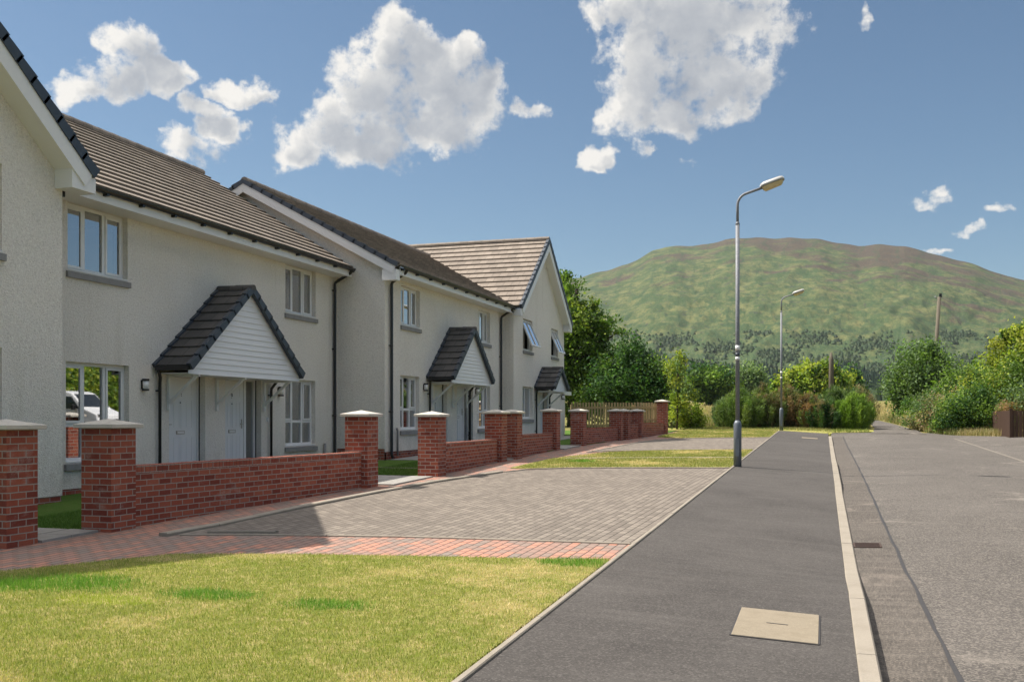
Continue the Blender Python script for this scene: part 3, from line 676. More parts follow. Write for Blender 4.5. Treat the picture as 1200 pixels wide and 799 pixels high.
def door(h, X, y0, y1, z0, z1, side=None, rev=.16, number=None, hinge=1):
    """opening y0..y1: leaf plus an optional glazed side light at the far end"""
    x = X - rev; leaf1 = y1 - (side or 0) ; W = .055
    fr = MB(); fr.box(x - .07, x, y0 - .01, y0 + W, z0, z1); fr.box(x - .07, x, y1 - W, y1 + .01, z0, z1); fr.box(x - .07, x, y0 + W, y1 - W, z1 - W, z1 + .01)
    if side: fr.box(x - .07, x, leaf1 - .04, leaf1 + .04, z0, z1 - W); fr.box(x - .07, x, leaf1 + .04, y1 - W, z0, z0 + .08)
    d = MB(); a, b_ = y0 + W + .006, (leaf1 - .046 if side else y1 - W - .006); d.box(x - .055, x - .018, a, b_, z0 + .03, z1 - W - .006)
    do = d.build('door', M['door'], h)
    mo = MB(); w = b_ - a                                # raised mouldings: panels and vertical grooves
    def ring(ya, yb, za, zb, t=.014):
        xx = x - .018; mo.box(xx, xx + .008, ya, yb, za, za + t); mo.box(xx, xx + .008, ya, yb, zb - t, zb); mo.box(xx, xx + .008, ya, ya + t, za + t, zb - t); mo.box(xx, xx + .008, yb - t, yb, za + t, zb - t)
    for k in range(2):
        ya = a + w * (.14 + .38 * k); yb = ya + w * .34
        ring(ya, yb, z0 + .18, z0 + .82); ring(ya, yb, z0 + .98, z1 - .50)
        mo.box(x - .018, x - .012, (ya + yb) / 2 - .004, (ya + yb) / 2 + .004, z0 + .2, z0 + .8); mo.box(x - .018, x - .012, (ya + yb) / 2 - .004, (ya + yb) / 2 + .004, z0 + 1.0, z1 - .52)
    ring(a + w * .14, a + w * .86, z1 - .42, z1 - .2)
    mo.build('moulding', M['door'], do)
    lb = MB(); m_ = (a + b_) / 2; zl = z0 + .90; xx = x - .018
    lb.box(xx + .002, xx + .014, m_ - .13, m_ + .13, zl - .035, zl + .035); lb.build('letter_box', M['steel'], do)
    lf = MB(); lf.box(xx + .014, xx + .017, m_ - .105, m_ + .105, zl - .020, zl + .020); lf.build('letter_flap', M['door'], do)
    hd = MB(); yh = a + .07 if hinge > 0 else b_ - .07; sg = 1 if hinge > 0 else -1; zh = z0 + 1.06
    hd.box(xx, xx + .012, yh - .018, yh + .018, zh - .10, zh + .10); hd.tube([(xx + .01, yh, zh), (xx + .05, yh, zh)], .010, 8); hd.tube([(xx + .05, yh - sg * .008, zh), (xx + .05, yh + sg * .12, zh)], .009, 8)
    hd.build('handle', M['steel'], do)
    sp = MB(); sp.tube([(xx + .001, m_, z1 - .56), (xx + .012, m_, z1 - .56)], .014, 10); sp.build('spy_hole', M['darksteel'], do)
    if number: text_on_wall('door_number', number, xx + .004, m_, z1 - .39, .15, M['darksteel'], do)
    fo = fr.build('door_frame', M['white'], h, bevel=.004)
    if side:
        g = MB(); g.face([(x - .04, leaf1 + .04, z0 + .08), (x - .04, y1 - W, z0 + .08), (x - .04, y1 - W, z1 - W), (x - .04, leaf1 + .04, z1 - W)]); g.build('side_light', M['glass'], fo)
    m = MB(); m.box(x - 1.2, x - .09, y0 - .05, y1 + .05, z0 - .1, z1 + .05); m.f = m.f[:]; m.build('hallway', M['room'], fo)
    st = MB(); st.box(x - .08, X + .02, y0, y1, z0 - .05, z0 + .005); st.build('threshold', M['darksteel'], fo)
    return do
def wall_lamp(h, X, y, z):
    o = MB(); o.box(X + .001, X + .02, y - .05, y + .05, z - .08, z + .08); o.tube([(X + .07, y, z + .07), (X + .07, y, z + .11)], .065, 14); o.tube([(X + .07, y, z - .11), (X + .07, y, z - .08)], .062, 14); o.box(X + .02, X + .08, y - .015, y + .015, z + .06, z + .09)
    w = o.build('wall_lamp', M['black'], h); g = MB(); g.tube([(X + .07, y, z - .08), (X + .07, y, z + .07)], .055, 14); g.build('lamp_glass', M['white'], w)
def porch(h, X, y0, y1, zr, ze, dep, braces, pipes=True, zb=None):
    """pitched canopy on brackets, its gable towards the street"""
    yc = (y0 + y1) / 2; xf = X + dep
    base_ = empty('canopy', (X, yc, ze)); base_.parent = h; base_.matrix_parent_inverse = Matrix(); base_.location = wmat(h).inverted() @ Vector((X, yc, ze))
    for sd, ye in ((-1, y0), (1, y1)):
        sl = Slope('x', ye, ze, yc, zr); mb = MB(); roof_slope(mb, sl, X + .07, xf - .06, .30, .036)
        mb.build('canopy_roof', M['slate'], base_)
        mb = MB(); verge_units(mb, sl, xf - .06, xf + .03, -.075, .065, .30); mb.build('canopy_verge', M['verge'], base_)
        mb = MB(); verge_units(mb, sl, X + .001, X + .07, -.01, .06, .30); mb.build('canopy_flashing', M['verge'], base_)
        mb = MB(); yy = ye - sd * -.0; mb.box(X + .07, xf - .02, min(ye, ye + sd * .05), max(ye, ye + sd * .05), ze - .075, ze + .01); mb.build('canopy_gutter', M['black'], base_)
    mb = MB(); ridge_tiles(mb, 'x', yc, zr + .03, X + .02, xf + .03, .085, .42); mb.build('canopy_ridge', M['slate'], base_)
    # ship-lap boarding on the gable: each board a tilted strip
    mb = MB(); k = 16; zb0 = ze - .14; H = zr - .03 - zb0; hw = (y1 - y0) / 2; xg = xf - .09
    rise = zr - ze
    for i in range(k):
        za, zc_ = zb0 + H * i / k, zb0 + H * (i + 1) / k
        wa = min(hw - .03, hw * (zr - .02 - za) / rise); wb = min(hw - .03, max(.005, hw * (zr - .02 - zc_) / rise))
        mb.face([(xg + .016, yc - wa, za), (xg + .016, yc + wa, za), (xg, yc + wb, zc_), (xg, yc - wb, zc_)])
        mb.face([(xg, yc - wa, za), (xg + .016, yc - wa, za), (xg + .016, yc + wa, za), (xg, yc + wa, za)])
    mb.build('gable_boarding', M['white'], base_, merge=False)
    mb = MB(); mb.box(X + .004, xf - .10, y0 + .08, y1 - .08, ze - .13, ze - .115); mb.build('canopy_soffit', M['white'], base_)
    for yb in braces:
        mb = MB(); mb.box(X + .003, X + .06, yb - .03, yb + .03, ze - .82, ze - .13); mb.bar((X + .05, yb, ze - .68), (xf - .17, yb, ze - .165), .05, .06, up=(0, 1, 0)); mb.box(X + .06, xf - .1, yb - .028, yb + .028, ze - .18, ze - .13)
        mb.build('bracket', M['white'], base_, bevel=.004)
    if pipes:
        for ye, sg in ((y0, 1), (y1, -1)):
            mb = MB(); yy = ye + sg * .10
            if sg > 0: pts = [(X + .12, ye - .02, ze - .06), (X + .075, yy, ze - .2), (X + .065, yy, ze - .3), (X + .065, yy, zb)]
            else: pts = [(X + .16, ye + .02, ze - .06), (X + .16, ye - .02, ze - .14), (X + .07, yy, ze - .30), (X + .065, yy, ze - .4), (X + .065, yy, zb)]
            mb.tube(pts, .032, 10)
            for zz in (zb + .25, ze - .45): mb.box(X + .002, X + .05, yy - .05, yy + .05, zz - .012, zz + .012)
            mb.build('canopy_downpipe', M['black'], base_)
def plinth(h, X, y0, y1, zg0, z1, extra=()):
    mb = MB(); mb.box(X - .10, X - .012, y0 + .01, y1 - .01, zg0, z1 + .0)
    for b_ in extra: mb.box(*b_)
    mb.build('base_course', M['brick'], h)
def long_house(name, label, X, y0, y1, xb, wz0, we, eave, ridge, ry0, ry1, ops, gable_near=False, valley=None):
    h = thing(name, label, 'house', (X, y0, base(y0)), 0, 'white rendered terraced houses')
    mb = MB(); facade(mb, X, y0, y1, wz0, we, ops)
    (ex, ez), (rx, rz_) = eave, ridge; bx = 2 * rx - ex
    mb.face([(xb, y1, wz0), (xb, y0, wz0), (xb, y0, we), (xb, y1, we)])
    for y, s in ((y0, 1), (y1, -1)):
        sl = (rz_ - ez) / (ex - rx); top = rz_ - .02
        q = [(X, y, wz0), (X, y, ez + sl * (ex - X) - .02), (rx, y, top), (xb, y, ez + sl * (xb - bx) - .02), (xb, y, wz0)]
        mb.face(q if s < 0 else q[::-1])
    mb.face([(X, y0, we), (xb, y0, we), (xb, y1, we), (X, y1, we)]); mb.build('wall', M['render'], h, merge=False)
    f = Slope('y', ex, ez, rx, rz_); b_ = Slope('y', bx, ez, rx, rz_)
    mb = MB(); vf = (lambda s: min(ry1, valley(ez + f.dz * s))) if valley else None
    roof_slope(mb, f, ry0, ry1, a1f=vf); roof_slope(mb, b_, ry0, ry1, a1f=vf); mb.build('roof', M['roof'], h)
    mb = MB(); ridge_tiles(mb, 'y', rx, rz_ + .05, ry0, ry1); mb.build('ridge_tiles', M['roof'], h)
    return h, f, b_
def eaves(h, X, y0, y1, ex, ez):
    mb = MB(); mb.box(ex - .045, ex - .02, y0, y1, ez - .225, ez - .015); mb.build('fascia', M['white'], h)
    mb = MB(); mb.box(X + .001, ex - .045, y0, y1, ez - .225, ez - .21); mb.build('soffit', M['white'], h)
    gutter(h, ex + .035, y0, y1, ez - .02)
# --- first long house: two doors under one canopy
X1 = -12.0; GW = (.84, 2.53); UW = (4.06, 5.20)
ops1 = [(13.30, 14.86, *GW), (20.28, 21.70, .92, 2.50), (13.34, 14.82, *UW), (20.28, 21.72, *UW), (16.0, 17.16, .40, 2.45), (17.86, 19.25, .40, 2.45)]
hB1, f1, b1 = long_house('terraced_house', 'wide white rendered house with two numbered white doors behind the longest low brick wall', X1, 12.3, 22.84, -20.0, .42, 5.22, (-11.5, 5.42), (-16.0, 8.18), 10.2, 22.72, ops1)
plinth(hB1, X1, 12.3, 22.84, .1, .42); eaves(hB1, X1, 12.68, 22.72, -11.5, 5.42)
window(hB1, X1, *ops1[0], transom=.37); window(hB1, X1, *ops1[1], transom=.37); window(hB1, X1, *ops1[2]); window(hB1, X1, *ops1[3])
door(hB1, X1, *ops1[4], number='11', hinge=1); door(hB1, X1, *ops1[5], side=.40, number='9', hinge=-1)
porch(hB1, X1, 15.54, 19.66, 4.25, 2.55, .82, (15.95, 17.52, 19.32), zb=.42)
downpipe(hB1, X1, 22.60, 5.40, .45, -11.46); wall_lamp(hB1, X1, 15.23, 2.2); wall_lamp(hB1, X1, 19.98, 2.2)
mb = MB(); mb.tube([(X1 + .05, 22.1, .42), (X1 + .05, 22.1, .95)], .03, 10); mb.build('vent_pipe', M['sill'], hB1); mb = MB(); mb.box(X1 + .002, X1 + .04, 19.46, 19.52, 1.5, 1.60); mb.build('door_bell', M['white'], hB1)
# --- second long house, set a step forward
X2 = -10.65
ops2 = [(23.80, 25.08, 1.27, 2.72), (29.90, 31.12, 1.25, 2.68), (23.85, 25.12, 4.06, 5.10), (29.97, 31.12, 4.06, 5.10), (26.2, 27.2, .72, 2.58), (28.0, 29.45, .72, 2.58)]
hB2, f2, b2 = long_house('terraced_house', 'middle white rendered house with a gabled end, black drainpipes and boarded canopy', X2, 22.84, 32.38, -18.65, .80, 5.22, (-10.2, 5.44), (-14.65, 7.86), 22.66, 35.6, ops2, valley=lambda z: 32.36 + max(0, z - 5.45) / .812 + .0)
plinth(hB2, X2, 22.84, 32.38, .3, .80, [(-18.6, X2 - .012, 22.855, 22.95, .3, .80)]); eaves(hB2, X2, 22.84, 32.36, -10.2, 5.44)
for o_, tr in ((0, .38), (1, .38), (2, None), (3, None)): window(hB2, X2, *ops2[o_], transom=tr)
door(hB2, X2, *ops2[4]); door(hB2, X2, *ops2[5], side=.42, hinge=-1)
porch(hB2, X2, 25.60, 29.10, 4.22, 2.72, .82, (25.95, 27.6, 28.8), zb=.8)
downpipe(hB2, X2, 23.12, 5.42, .55, -10.16); downpipe(hB2, X2, 32.12, 5.42, .8, -10.16); wall_lamp(hB2, X2, 25.4, 2.45); wall_lamp(hB2, X2, 29.7, 2.45)
mb = MB(); verge_units(mb, f2, 22.58, 22.68, -.06, .06); verge_units(mb, b2, 22.58, 22.68, -.06, .06); mb.build('verge', M['verge'], hB2)
mb = MB(); f2.box(mb, .02, f2.len, 22.60, 22.63, -.26, -.055); b2.box(mb, .02, b2.len, 22.60, 22.63, -.26, -.055); mb.build('bargeboard', M['white'], hB2)
mb = MB(); f2.box(mb, .3, f2.len, 22.632, 22.835, -.257, -.24); mb.box(-10.62, -10.23, 22.612, 22.835, 5.06, 5.33); mb.build('gable_soffit', M['white'], hB2)
mb = MB(); mb.tube([(X2 + .06, 23.5, .6), (X2 + .06, 23.5, 1.25), (X2 + .06, 23.45, 1.32)], .028, 10); mb.build('vent_pipe', M['sill'], hB2)
# --- houses with a gable to the street
def gable_house(label, X, y0, y1, ye0, ye1, ez, zr, wz0, xb, ops, oh, rx1):
    h = thing('gabled_house', label, 'house', (X, y0, base(y0)), 0, 'white rendered terraced houses')
    yc = (ye0 + ye1) / 2; sl = (zr - ez) / (yc - ye0); we = ez + sl * (y0 - ye0) - .03
    mb = MB(); facade(mb, X, y0, y1, wz0, we, ops)
    mb.face([(X, y0, we), (X, y1, we), (X, yc, zr - .03)])
    mb.face([(X, y0, wz0), (X, y0, we), (xb, y0, we), (xb, y0, wz0)]); mb.face([(X, y1, we), (X, y1, wz0), (xb, y1, wz0), (xb, y1, we)])
    mb.face([(xb, y1, wz0), (xb, y0, wz0), (xb, y0, we), (xb, yc, zr - .03), (xb, y1, we)])
    mb.face([(X, y0, we), (xb, y0, we), (xb, y1, we), (X, y1, we)]); mb.build('wall', M['render'], h, merge=False)
    A, B = Slope('x', ye0, ez, yc, zr), Slope('x', ye1, ez, yc, zr); xf = X + oh
    mb = MB(); roof_slope(mb, A, rx1, xf - .08); roof_slope(mb, B, rx1, xf - .08); mb.build('roof', M['roof'], h)
    mb = MB(); ridge_tiles(mb, 'x', yc, zr + .05, rx1, xf - .02); mb.build('ridge_tiles', M['roof'], h)
    mb = MB(); verge_units(mb, A, xf - .08, xf + .02, -.10, .075); verge_units(mb, B, xf - .08, xf + .02, -.10, .075); mb.build('verge', M['verge'], h)
    mb = MB()
    for s_ in (A, B): s_.box(mb, .03, s_.len, xf - .03, xf - .003, -.34, -.09)
    mb.build('bargeboard', M['white'], h)
    mb = MB()
    for s_ in (A, B): s_.box(mb, .35, s_.len, X + .002, xf - .03, -.335, -.32)
    for ye, sg, yw in ((ye0, 1, y0), (ye1, -1, y1)):
        a, b_ = sorted((ye - sg * .02, yw + sg * .16)); mb.prism([(xf - .028, a, ez - .32), (xf - .028, b_, ez - .32), (xf - .028, b_, ez - .12 + sl * abs(b_ - ye)), (xf - .028, a, ez - .12 + sl * abs(a - ye))], (-(oh - .03), 0, 0))
    mb.build('boxed_eave', M['white'], h)
    return h, A, B
ops0 = [(10.05, 11.27, .90, 2.60), (10.05, 11.27, 3.98, 5.25), (6.4, 7.6, .90, 2.60), (6.6, 7.8, 3.98, 5.25)]
h0, A0, B0 = gable_house('nearest white gable with blue black verge tiles, cut by the left edge', -11.3, 5.9, 12.45, 5.55, 12.78, 5.44, 8.40, .38, -20.0, ops0, .36, -19.5)
plinth(h0, -11.3, 5.9, 12.45, .0, .38)
for o_, tr in ((0, .37), (1, None), (2, .37), (3, None)): window(h0, -11.3, *ops0[o_], transom=tr)
mb = MB(); mb.box(-11.42, -11.22, 12.50, 12.60, 5.14, 5.26); mb.box(-11.60, -11.38, 12.50, 12.60, 5.06, 5.17); mb.build('rainwater_outlet', M['black'], h0)
ops3 = [(33.45, 34.72, 1.56, 2.72), (33.50, 34.70, 4.02, 5.15), (37.30, 38.32, 4.02, 5.12), (35.75, 36.75, .85, 2.60)]
h3, A3, B3 = gable_house('farthest house, its gable facing the street beside the leafy tree, one upstairs window open', -10.22, 32.38, 39.30, 32.38, 39.55, 5.45, 8.36, .85, -18.65, ops3, .30, -18.2)
plinth(h3, -10.22, 32.38, 39.30, .4, .85, [(-11.5, -10.235, 32.39, 32.45, .4, .85)])
window(h3, -10.22, *ops3[0], lights=2); window(h3, -10.22, *ops3[1], lights=1, opened=0); window(h3, -10.22, *ops3[2], lights=1, opened=0)
door(h3, -10.22, *ops3[3])
porch(h3, -10.22, 34.92, 36.95, 3.46, 2.72, .80, (35.15, 36.7), zb=.85)
mb = MB(); mb.box(-10.245, -10.22, 32.2, 32.37, 5.2, 5.4); mb.build('fascia', M['white'], h3)
wall_lamp(h3, -10.22, 38.9, 2.45)
mb = MB(); mb.box(-12.6, -10.4, 32.30, 32.42, 5.33, 5.43); mb.build('gutter', M['black'], h3)
# lean-to on the far side
mb = MB(); mb.box(-12.6, -10.45, 39.30, 40.35, .8, 2.62); lt = mb.build('side_porch', M['render'], h3)
mb = MB(); sl = Slope('x', 40.6, 2.72, 39.30, 3.25); roof_slope(mb, sl, -12.8, -10.2, .30, .036); mb.build('side_roof', M['slate'], lt)
mb = MB(); mb.box(-12.8, -10.22, 40.52, 40.56, 2.55, 2.71); mb.box(-10.24, -10.215, 39.32, 40.52, 2.55, 2.70); mb.build('side_fascia', M['white'], lt)
# ---------------------------------------------------------------- brick pillars and low walls
PIL = [(-8.32, 8.36, 1.457), (-8.12, 9.74, 1.46), (-7.68, 15.75, 1.61), (-7.38, 18.34, 1.61), (-7.55, 22.95, 1.69), (-7.52, 24.15, 1.70),
       (-7.60, 28.35, 1.77), (-7.47, 31.24, 1.79), (-7.05, 35.40, 1.82), (-6.93, 36.15, 1.82), (-6.68, 37.55, 1.83), (-6.38, 41.90, 2.27)]
PL = ['nearest brick pillar, cut by the left edge of the photo', 'tall brick pillar second from the left, at the near end of the longest low wall',
      'brick pillar at the far end of the longest low wall, before the first long house corner', 'brick pillar beyond the paved gateway, in front of the middle house window',
      'left one of two touching pillars halfway along the street', 'right one of two touching pillars halfway along the street',
      'brick pillar in front of the small porch of the farthest house', 'brick pillar just right of the gateway by the farthest house, before the picket fence',
      'left one of the three clustered pillars with grey caps', 'middle one of the three clustered pillars with grey caps', 'right one of the three clustered pillars, its street face lit pinkish',
      'farthest and tallest brick pillar, at the end of the picket fence']
for (x, y, zt), lb in zip(PIL, PL):
    x0, y0 = x - .44, y; zb = G(x, y) - .1; s = .2
    t = thing('brick_pillar', lb, 'pillar', (x - .22, y + .22, G(x - .22, y + .22)), 0, 'brick pillars along the front gardens')
    for ax in (0,):
        mb = MB(); k = 16
        for fpts, uo in ((((x0, y0), (x, y0)), 0), (((x, y0), (x, y0 + .44)), 1), (((x, y0 + .44), (x0, y0 + .44)), 0), (((x0, y0 + .44), (x0, y0)), 1)):
            (xa, ya), (xc, yc) = fpts; sh = .055 if uo else 0.0 + .11 + .055; off = .003
            mb.face([(xa, ya, zb), (xc, yc, zb), (xc, yc, zt), (xa, ya, zt)], [(sh, zb - zt), (sh + .44, zb - zt), (sh + .44, 0), (sh, 0)])
        mb.face([(x0, y0, zt), (x, y0, zt), (x, y0 + .44, zt), (x0, y0 + .44, zt)]); mb.build('shaft', M['brick'], t, bevel=.004)
    e = .065; a0, a1, b0, b1 = x0 - e, x + e, y0 - e, y0 + .44 + e; c_ = ((a0 + a1) / 2, (b0 + b1) / 2, zt + .115); z0, z1 = zt + .002, zt + .050
    mb = MB(); mb.box(a0, a1, b0, b1, z0, z1); mb.f = [f for i, f in enumerate(mb.f) if i != 1]; mb.uv = mb.uv[:4] + mb.uv[8:]; mb.m = mb.m[:-1]; mb.smooth = mb.smooth[:-1]
    r = [(a0, b0, z1), (a1, b0, z1), (a1, b1, z1), (a0, b1, z1)]
    for i in range(4): mb.face([r[i], r[(i + 1) % 4], c_])
    mb.build('cap', M['cap'], t, bevel=.006)
WL = [(1, 2, .985, 'longest low brick wall, in front of the two white doors'), (3, 4, 1.065, 'low brick wall before the middle house canopy, with chalky white stains'),
      (5, 6, 1.14, 'low brick wall in front of the farthest house gable'), (7, 8, 1.26, 'low purplish brick wall before the picket fence'),
      (9, 10, 1.36, 'shortest low brick wall, between two clustered grey capped pillars'), (10, 11, 1.40, 'last low brick wall, running to the tallest pillar with pickets above it')]
for a, b_, zt, lb in WL:
    xa, ya = PIL[a][0] - .22, PIL[a][1] + .44; xb_, yb = PIL[b_][0] - .22, PIL[b_][1]
    A, B = Vector((xa, ya, 0)), Vector((xb_, yb, 0)); L = (B - A).length; d = (B - A) / L; sd = Vector((d.y, -d.x, 0)) * .1075
    t = thing('garden_wall', lb, 'low wall', (xa, ya, G(xa, ya)), 0, 'low brick garden walls')
    zb = min(G(xa, ya), G(xb_, yb)) - .12; zc = zt - .105
    mb = MB(); n_ = max(1, int(L / 1.0))
    for sg in (1, -1):
        p, q = A + sd * sg, B + sd * sg; f = [(p.x, p.y, zb), (q.x, q.y, zb), (q.x, q.y, zc), (p.x, p.y, zc)]
        u = [(0, zb - zc), (L, zb - zc), (L, 0), (0, 0)]
        mb.face(f if sg > 0 else f[::-1], u if sg > 0 else u[::-1])
    mb.face([A + sd + Vector((0, 0, zc)), B + sd + Vector((0, 0, zc)), B - sd + Vector((0, 0, zc)), A - sd + Vector((0, 0, zc))]); mb.build('brickwork', M['brick'], t)
    mb = MB(); s2 = sd * 1.03; k = max(1, round(L / .075))
    for i in range(k):
        p, q = A + d * (L * i / k + .0035), A + d * (L * (i + 1) / k - .0035); j = random.uniform(-.0025, .0025); dz = Vector((0, 0, zc + .002)); du = Vector((0, 0, zt + j))
        mb.hexa([p - s2 + dz, q - s2 + dz, q + s2 + dz, p + s2 + dz, p - s2 + du, q - s2 + du, q + s2 + du, p + s2 + du])
    mb.build('coping', M['coping'] if 'coping' in M else M['brick'], t)
    mb = MB(); s3 = sd * .985; mb.hexa([A - s3 + Vector((0, 0, zc + .001)), B - s3 + Vector((0, 0, zc + .001)), B + s3 + Vector((0, 0, zc + .001)), A + s3 + Vector((0, 0, zc + .001)), A - s3 + Vector((0, 0, zt - .008)), B - s3 + Vector((0, 0, zt - .008)), B + s3 + Vector((0, 0, zt - .008)), A + s3 + Vector((0, 0, zt - .008))])
    mb.build('mortar', M['concrete'], t)
# ---------------------------------------------------------------- picket fence
FA, FB = Vector((-10.30, 40.75, 0)), Vector((-6.86, 42.10, 0)); d = (FB - FA).normalized(); n_ = Vector((-d.y, d.x, 0)); L = (FB - FA).length
t = thing('picket_fence', 'pale wooden picket fence between the farthest house and the tallest pillar', 'fence', (FA.x, FA.y, G(FA.x, FA.y)))
mb = MB(); k = 30
for i in range(k):
    s = .05 + (L - .1) * i / (k - 1); p = FA + d * s; zt = 2.26 + random.uniform(-.012, .012); zb = G(p.x, p.y) + .06
    c_ = p + Vector((0, 0, (zb + zt) / 2)); mb.obox(c_, d * .034, n_ * .010, Vector((random.uniform(-.006, .006), 0, (zt - zb) / 2)))
mb.build('pickets', M['timber'], t)
for zr_ in (1.28, 2.02):
    mb = MB(); mb.bar(FA + n_ * .03 + Vector((0, 0, zr_)), FB + n_ * .03 + Vector((0, 0, zr_ + .03)), .04, .09); mb.build('rail', M['timber'], t)
for s in (.05, 1.55, 2.75, L - .05):
    p = FA + d * s + n_ * .08; mb = MB(); mb.obox(p + Vector((0, 0, 1.5)), d * .05, n_ * .05, Vector((0, 0, .66))); mb.build('post', M['timber'], t)
t = thing('picket_fence', 'short run of pickets standing above the last low wall', 'fence', (-6.75, 38.3, G(-6.75, 38.3)))
mb = MB(); A, B = Vector((-6.98, 38.2, 0)), Vector((-6.80, 41.85, 0)); d2 = (B - A).normalized(); n2 = Vector((-d2.y, d2.x, 0)); L2 = (B - A).length; k = 15
for i in range(k):
    p = A + d2 * (.06 + (L2 - .12) * i / (k - 1)); mb.obox(p + Vector((0, 0, 1.57)), d2 * .034, n2 * .010, Vector((0, 0, .64)))
mb.build('pickets', M['timber'], t)
for zr_ in (1.52, 2.02): mb = MB(); mb.bar(A + n2 * .03 + Vector((0, 0, zr_)), B + n2 * .03 + Vector((0, 0, zr_)), .04, .08); mb.build('rail', M['timber'], t)
# ---------------------------------------------------------------- street lamps
def lamp(label, x, y, far=False):
    z = G(x, y); t = thing('street_lamp', label, 'street lamp', (x, y, z), 0, 'street lamps along the footpath')
    b_ = MB(); b_.tube([(x, y, z - .15), (x, y, z + .96), (x, y, z + 1.0), (x, y, z + 1.05)], [.088, .088, .078, .05], 20); bo = b_.build('base_section', M['lampgrey'], t)
    dd = MB(); dd.obox((x - .0, y - .086, z + .45), (.040, 0, 0), (0, .006, 0), (0, 0, .20)); dd.build('access_door', M['lampgrey'], bo)
    m = MB(); m.tube([(x, y, z + 1.05), (x, y, z + 5.46)], [.048, .044], 16); m.tube([(x, y, z + 5.44), (x, y, z + 5.50)], [.05, .036], 16); m.build('column', M['galv'], t)
    a = MB(); path = [(x, y, z + 5.50), (x, y, z + 5.88)] + [(x + .26 * (1 - math.cos(th)), y, z + 5.88 + .26 * math.sin(th)) for th in (R(15), R(30), R(45), R(58), R(68))] + [(x + .55, y, z + 6.235)]
    a.tube(path, [.030] * len(path), 12); a.build('bracket_arm', M['galv'], t)
    s = math.tan(R(14)); u = Vector((math.cos(R(17)), 0, math.sin(R(17)))); w = Vector((-u.z, 0, u.x)); c_ = Vector((x + .50, y, z + 6.225))
    h = MB(); yv = Vector((0, 1, 0))
    secs = [(0, .045, .05), (.03, .085, .085), (.10, .115, .11), (.45, .12, .105), (.52, .11, .085), (.54, .07, .05)]
    rings = []
    for su, hw, hh in secs:
        o = c_ + u * su; rings.append([o + yv * hw * a_ + w * hh * b2 for a_, b2 in ((-1, 0), (-.92, .55), (-.5, .95), (.5, .95), (.92, .55), (1, 0))])
    h.sm = True
    for p, q in zip(rings, rings[1:]):
        for i in range(5): h.face([p[i], p[i + 1], q[i + 1], q[i]])
    h.sm = False; h.face(rings[0]); h.face(rings[-1][::-1]); h.face([r[0] for r in rings] + [r[-1] for r in rings[::-1]])
    ho = h.build('lantern', M['lanternbody'], t)
    l = MB(); secs2 = [(.04, .075, .05), (.09, .10, .10), (.44, .10, .085), (.50, .085, .04)]; rr = []
    for su, hw, hh in secs2:
        o = c_ + u * su; rr.append([o + yv * hw * a_ - w * (hh * b2 + .002) for a_, b2 in ((-1, 0), (-.9, .7), (-.5, 1), (.5, 1), (.9, .7), (1, 0))])
    l.sm = True
    for p, q in zip(rr, rr[1:]):
        for i in range(5): l.face([p[i], q[i], q[i + 1], p[i + 1]])
    l.face(rr[0]); l.face(rr[-1][::-1]); l.build('lens', M['lens'], ho)
    for zz, mt, hh in ((2.62, 'white', .055), (2.50, 'verge', .03), (2.40, 'white', .035)):
        g = MB(); g.tube([(x, y, z + zz), (x, y, z + zz + hh * 2)], .0495, 16); g.build('number_label', M[mt], t)
    return t
plain('lanternbody', (.36, .36, .35), .4, .5, .1); plain('lens', (.62, .50, .28), .25, .5, var=.3, vs=12)
lamp('nearer and taller looking grey street lamp, at the near corner of the grass strip', -1.84, 22.55)
lamp('farther street lamp before the broom bushes at the end of the footpath', -1.84, 46.6)
# ---------------------------------------------------------------- poles
t = thing('telegraph_pole', 'leaning wooden pole with a dark fitting on top, above the right hand trees', 'pole', (7.55, 76.2, G(7.5, 76)))
mb = MB(); a, b_ = Vector((7.35, 76.2, .9)), Vector((7.90, 76.2, 10.25)); mb.tube([a, b_], [.16, .115], 12); mb.build('pole', M['oldpole'], t)
mb = MB(); mb.obox((7.98, 76.2, 10.35), (.09, 0, 0), (0, .09, 0), (0, 0, .13)); mb.tube([(7.9, 76.2, 10.2), (7.98, 76.2, 10.5)], .04, 8); mb.build('fitting', M['black'], t)
mb = MB(); mb.tube([(7.70, 76.2, 10.15), (7.62, 76.2, 10.32)], .04, 8); mb.tube([(7.90, 76.2, 10.1), (7.72, 76.2, 10.16)], .03, 8); mb.build('insulator', M['galv'], t)
t = thing('telegraph_pole', 'short dark weathered pole stump rising out of the bushes', 'pole', (.45, 63.1, G(.4, 63)))
mb = MB(); mb.tube([(.44, 63.1, .8), (.46, 63.1, 5.15), (.44, 63.1, 5.6)], [.17, .14, .05], 10); mb.build('pole', M['oldpole'], t)
mb = MB(); mb.obox((.58, 63.1, 4.2), (.03, 0, 0), (0, .05, 0), (0, 0, .35)); mb.build('bracket', M['darksteel'], t)
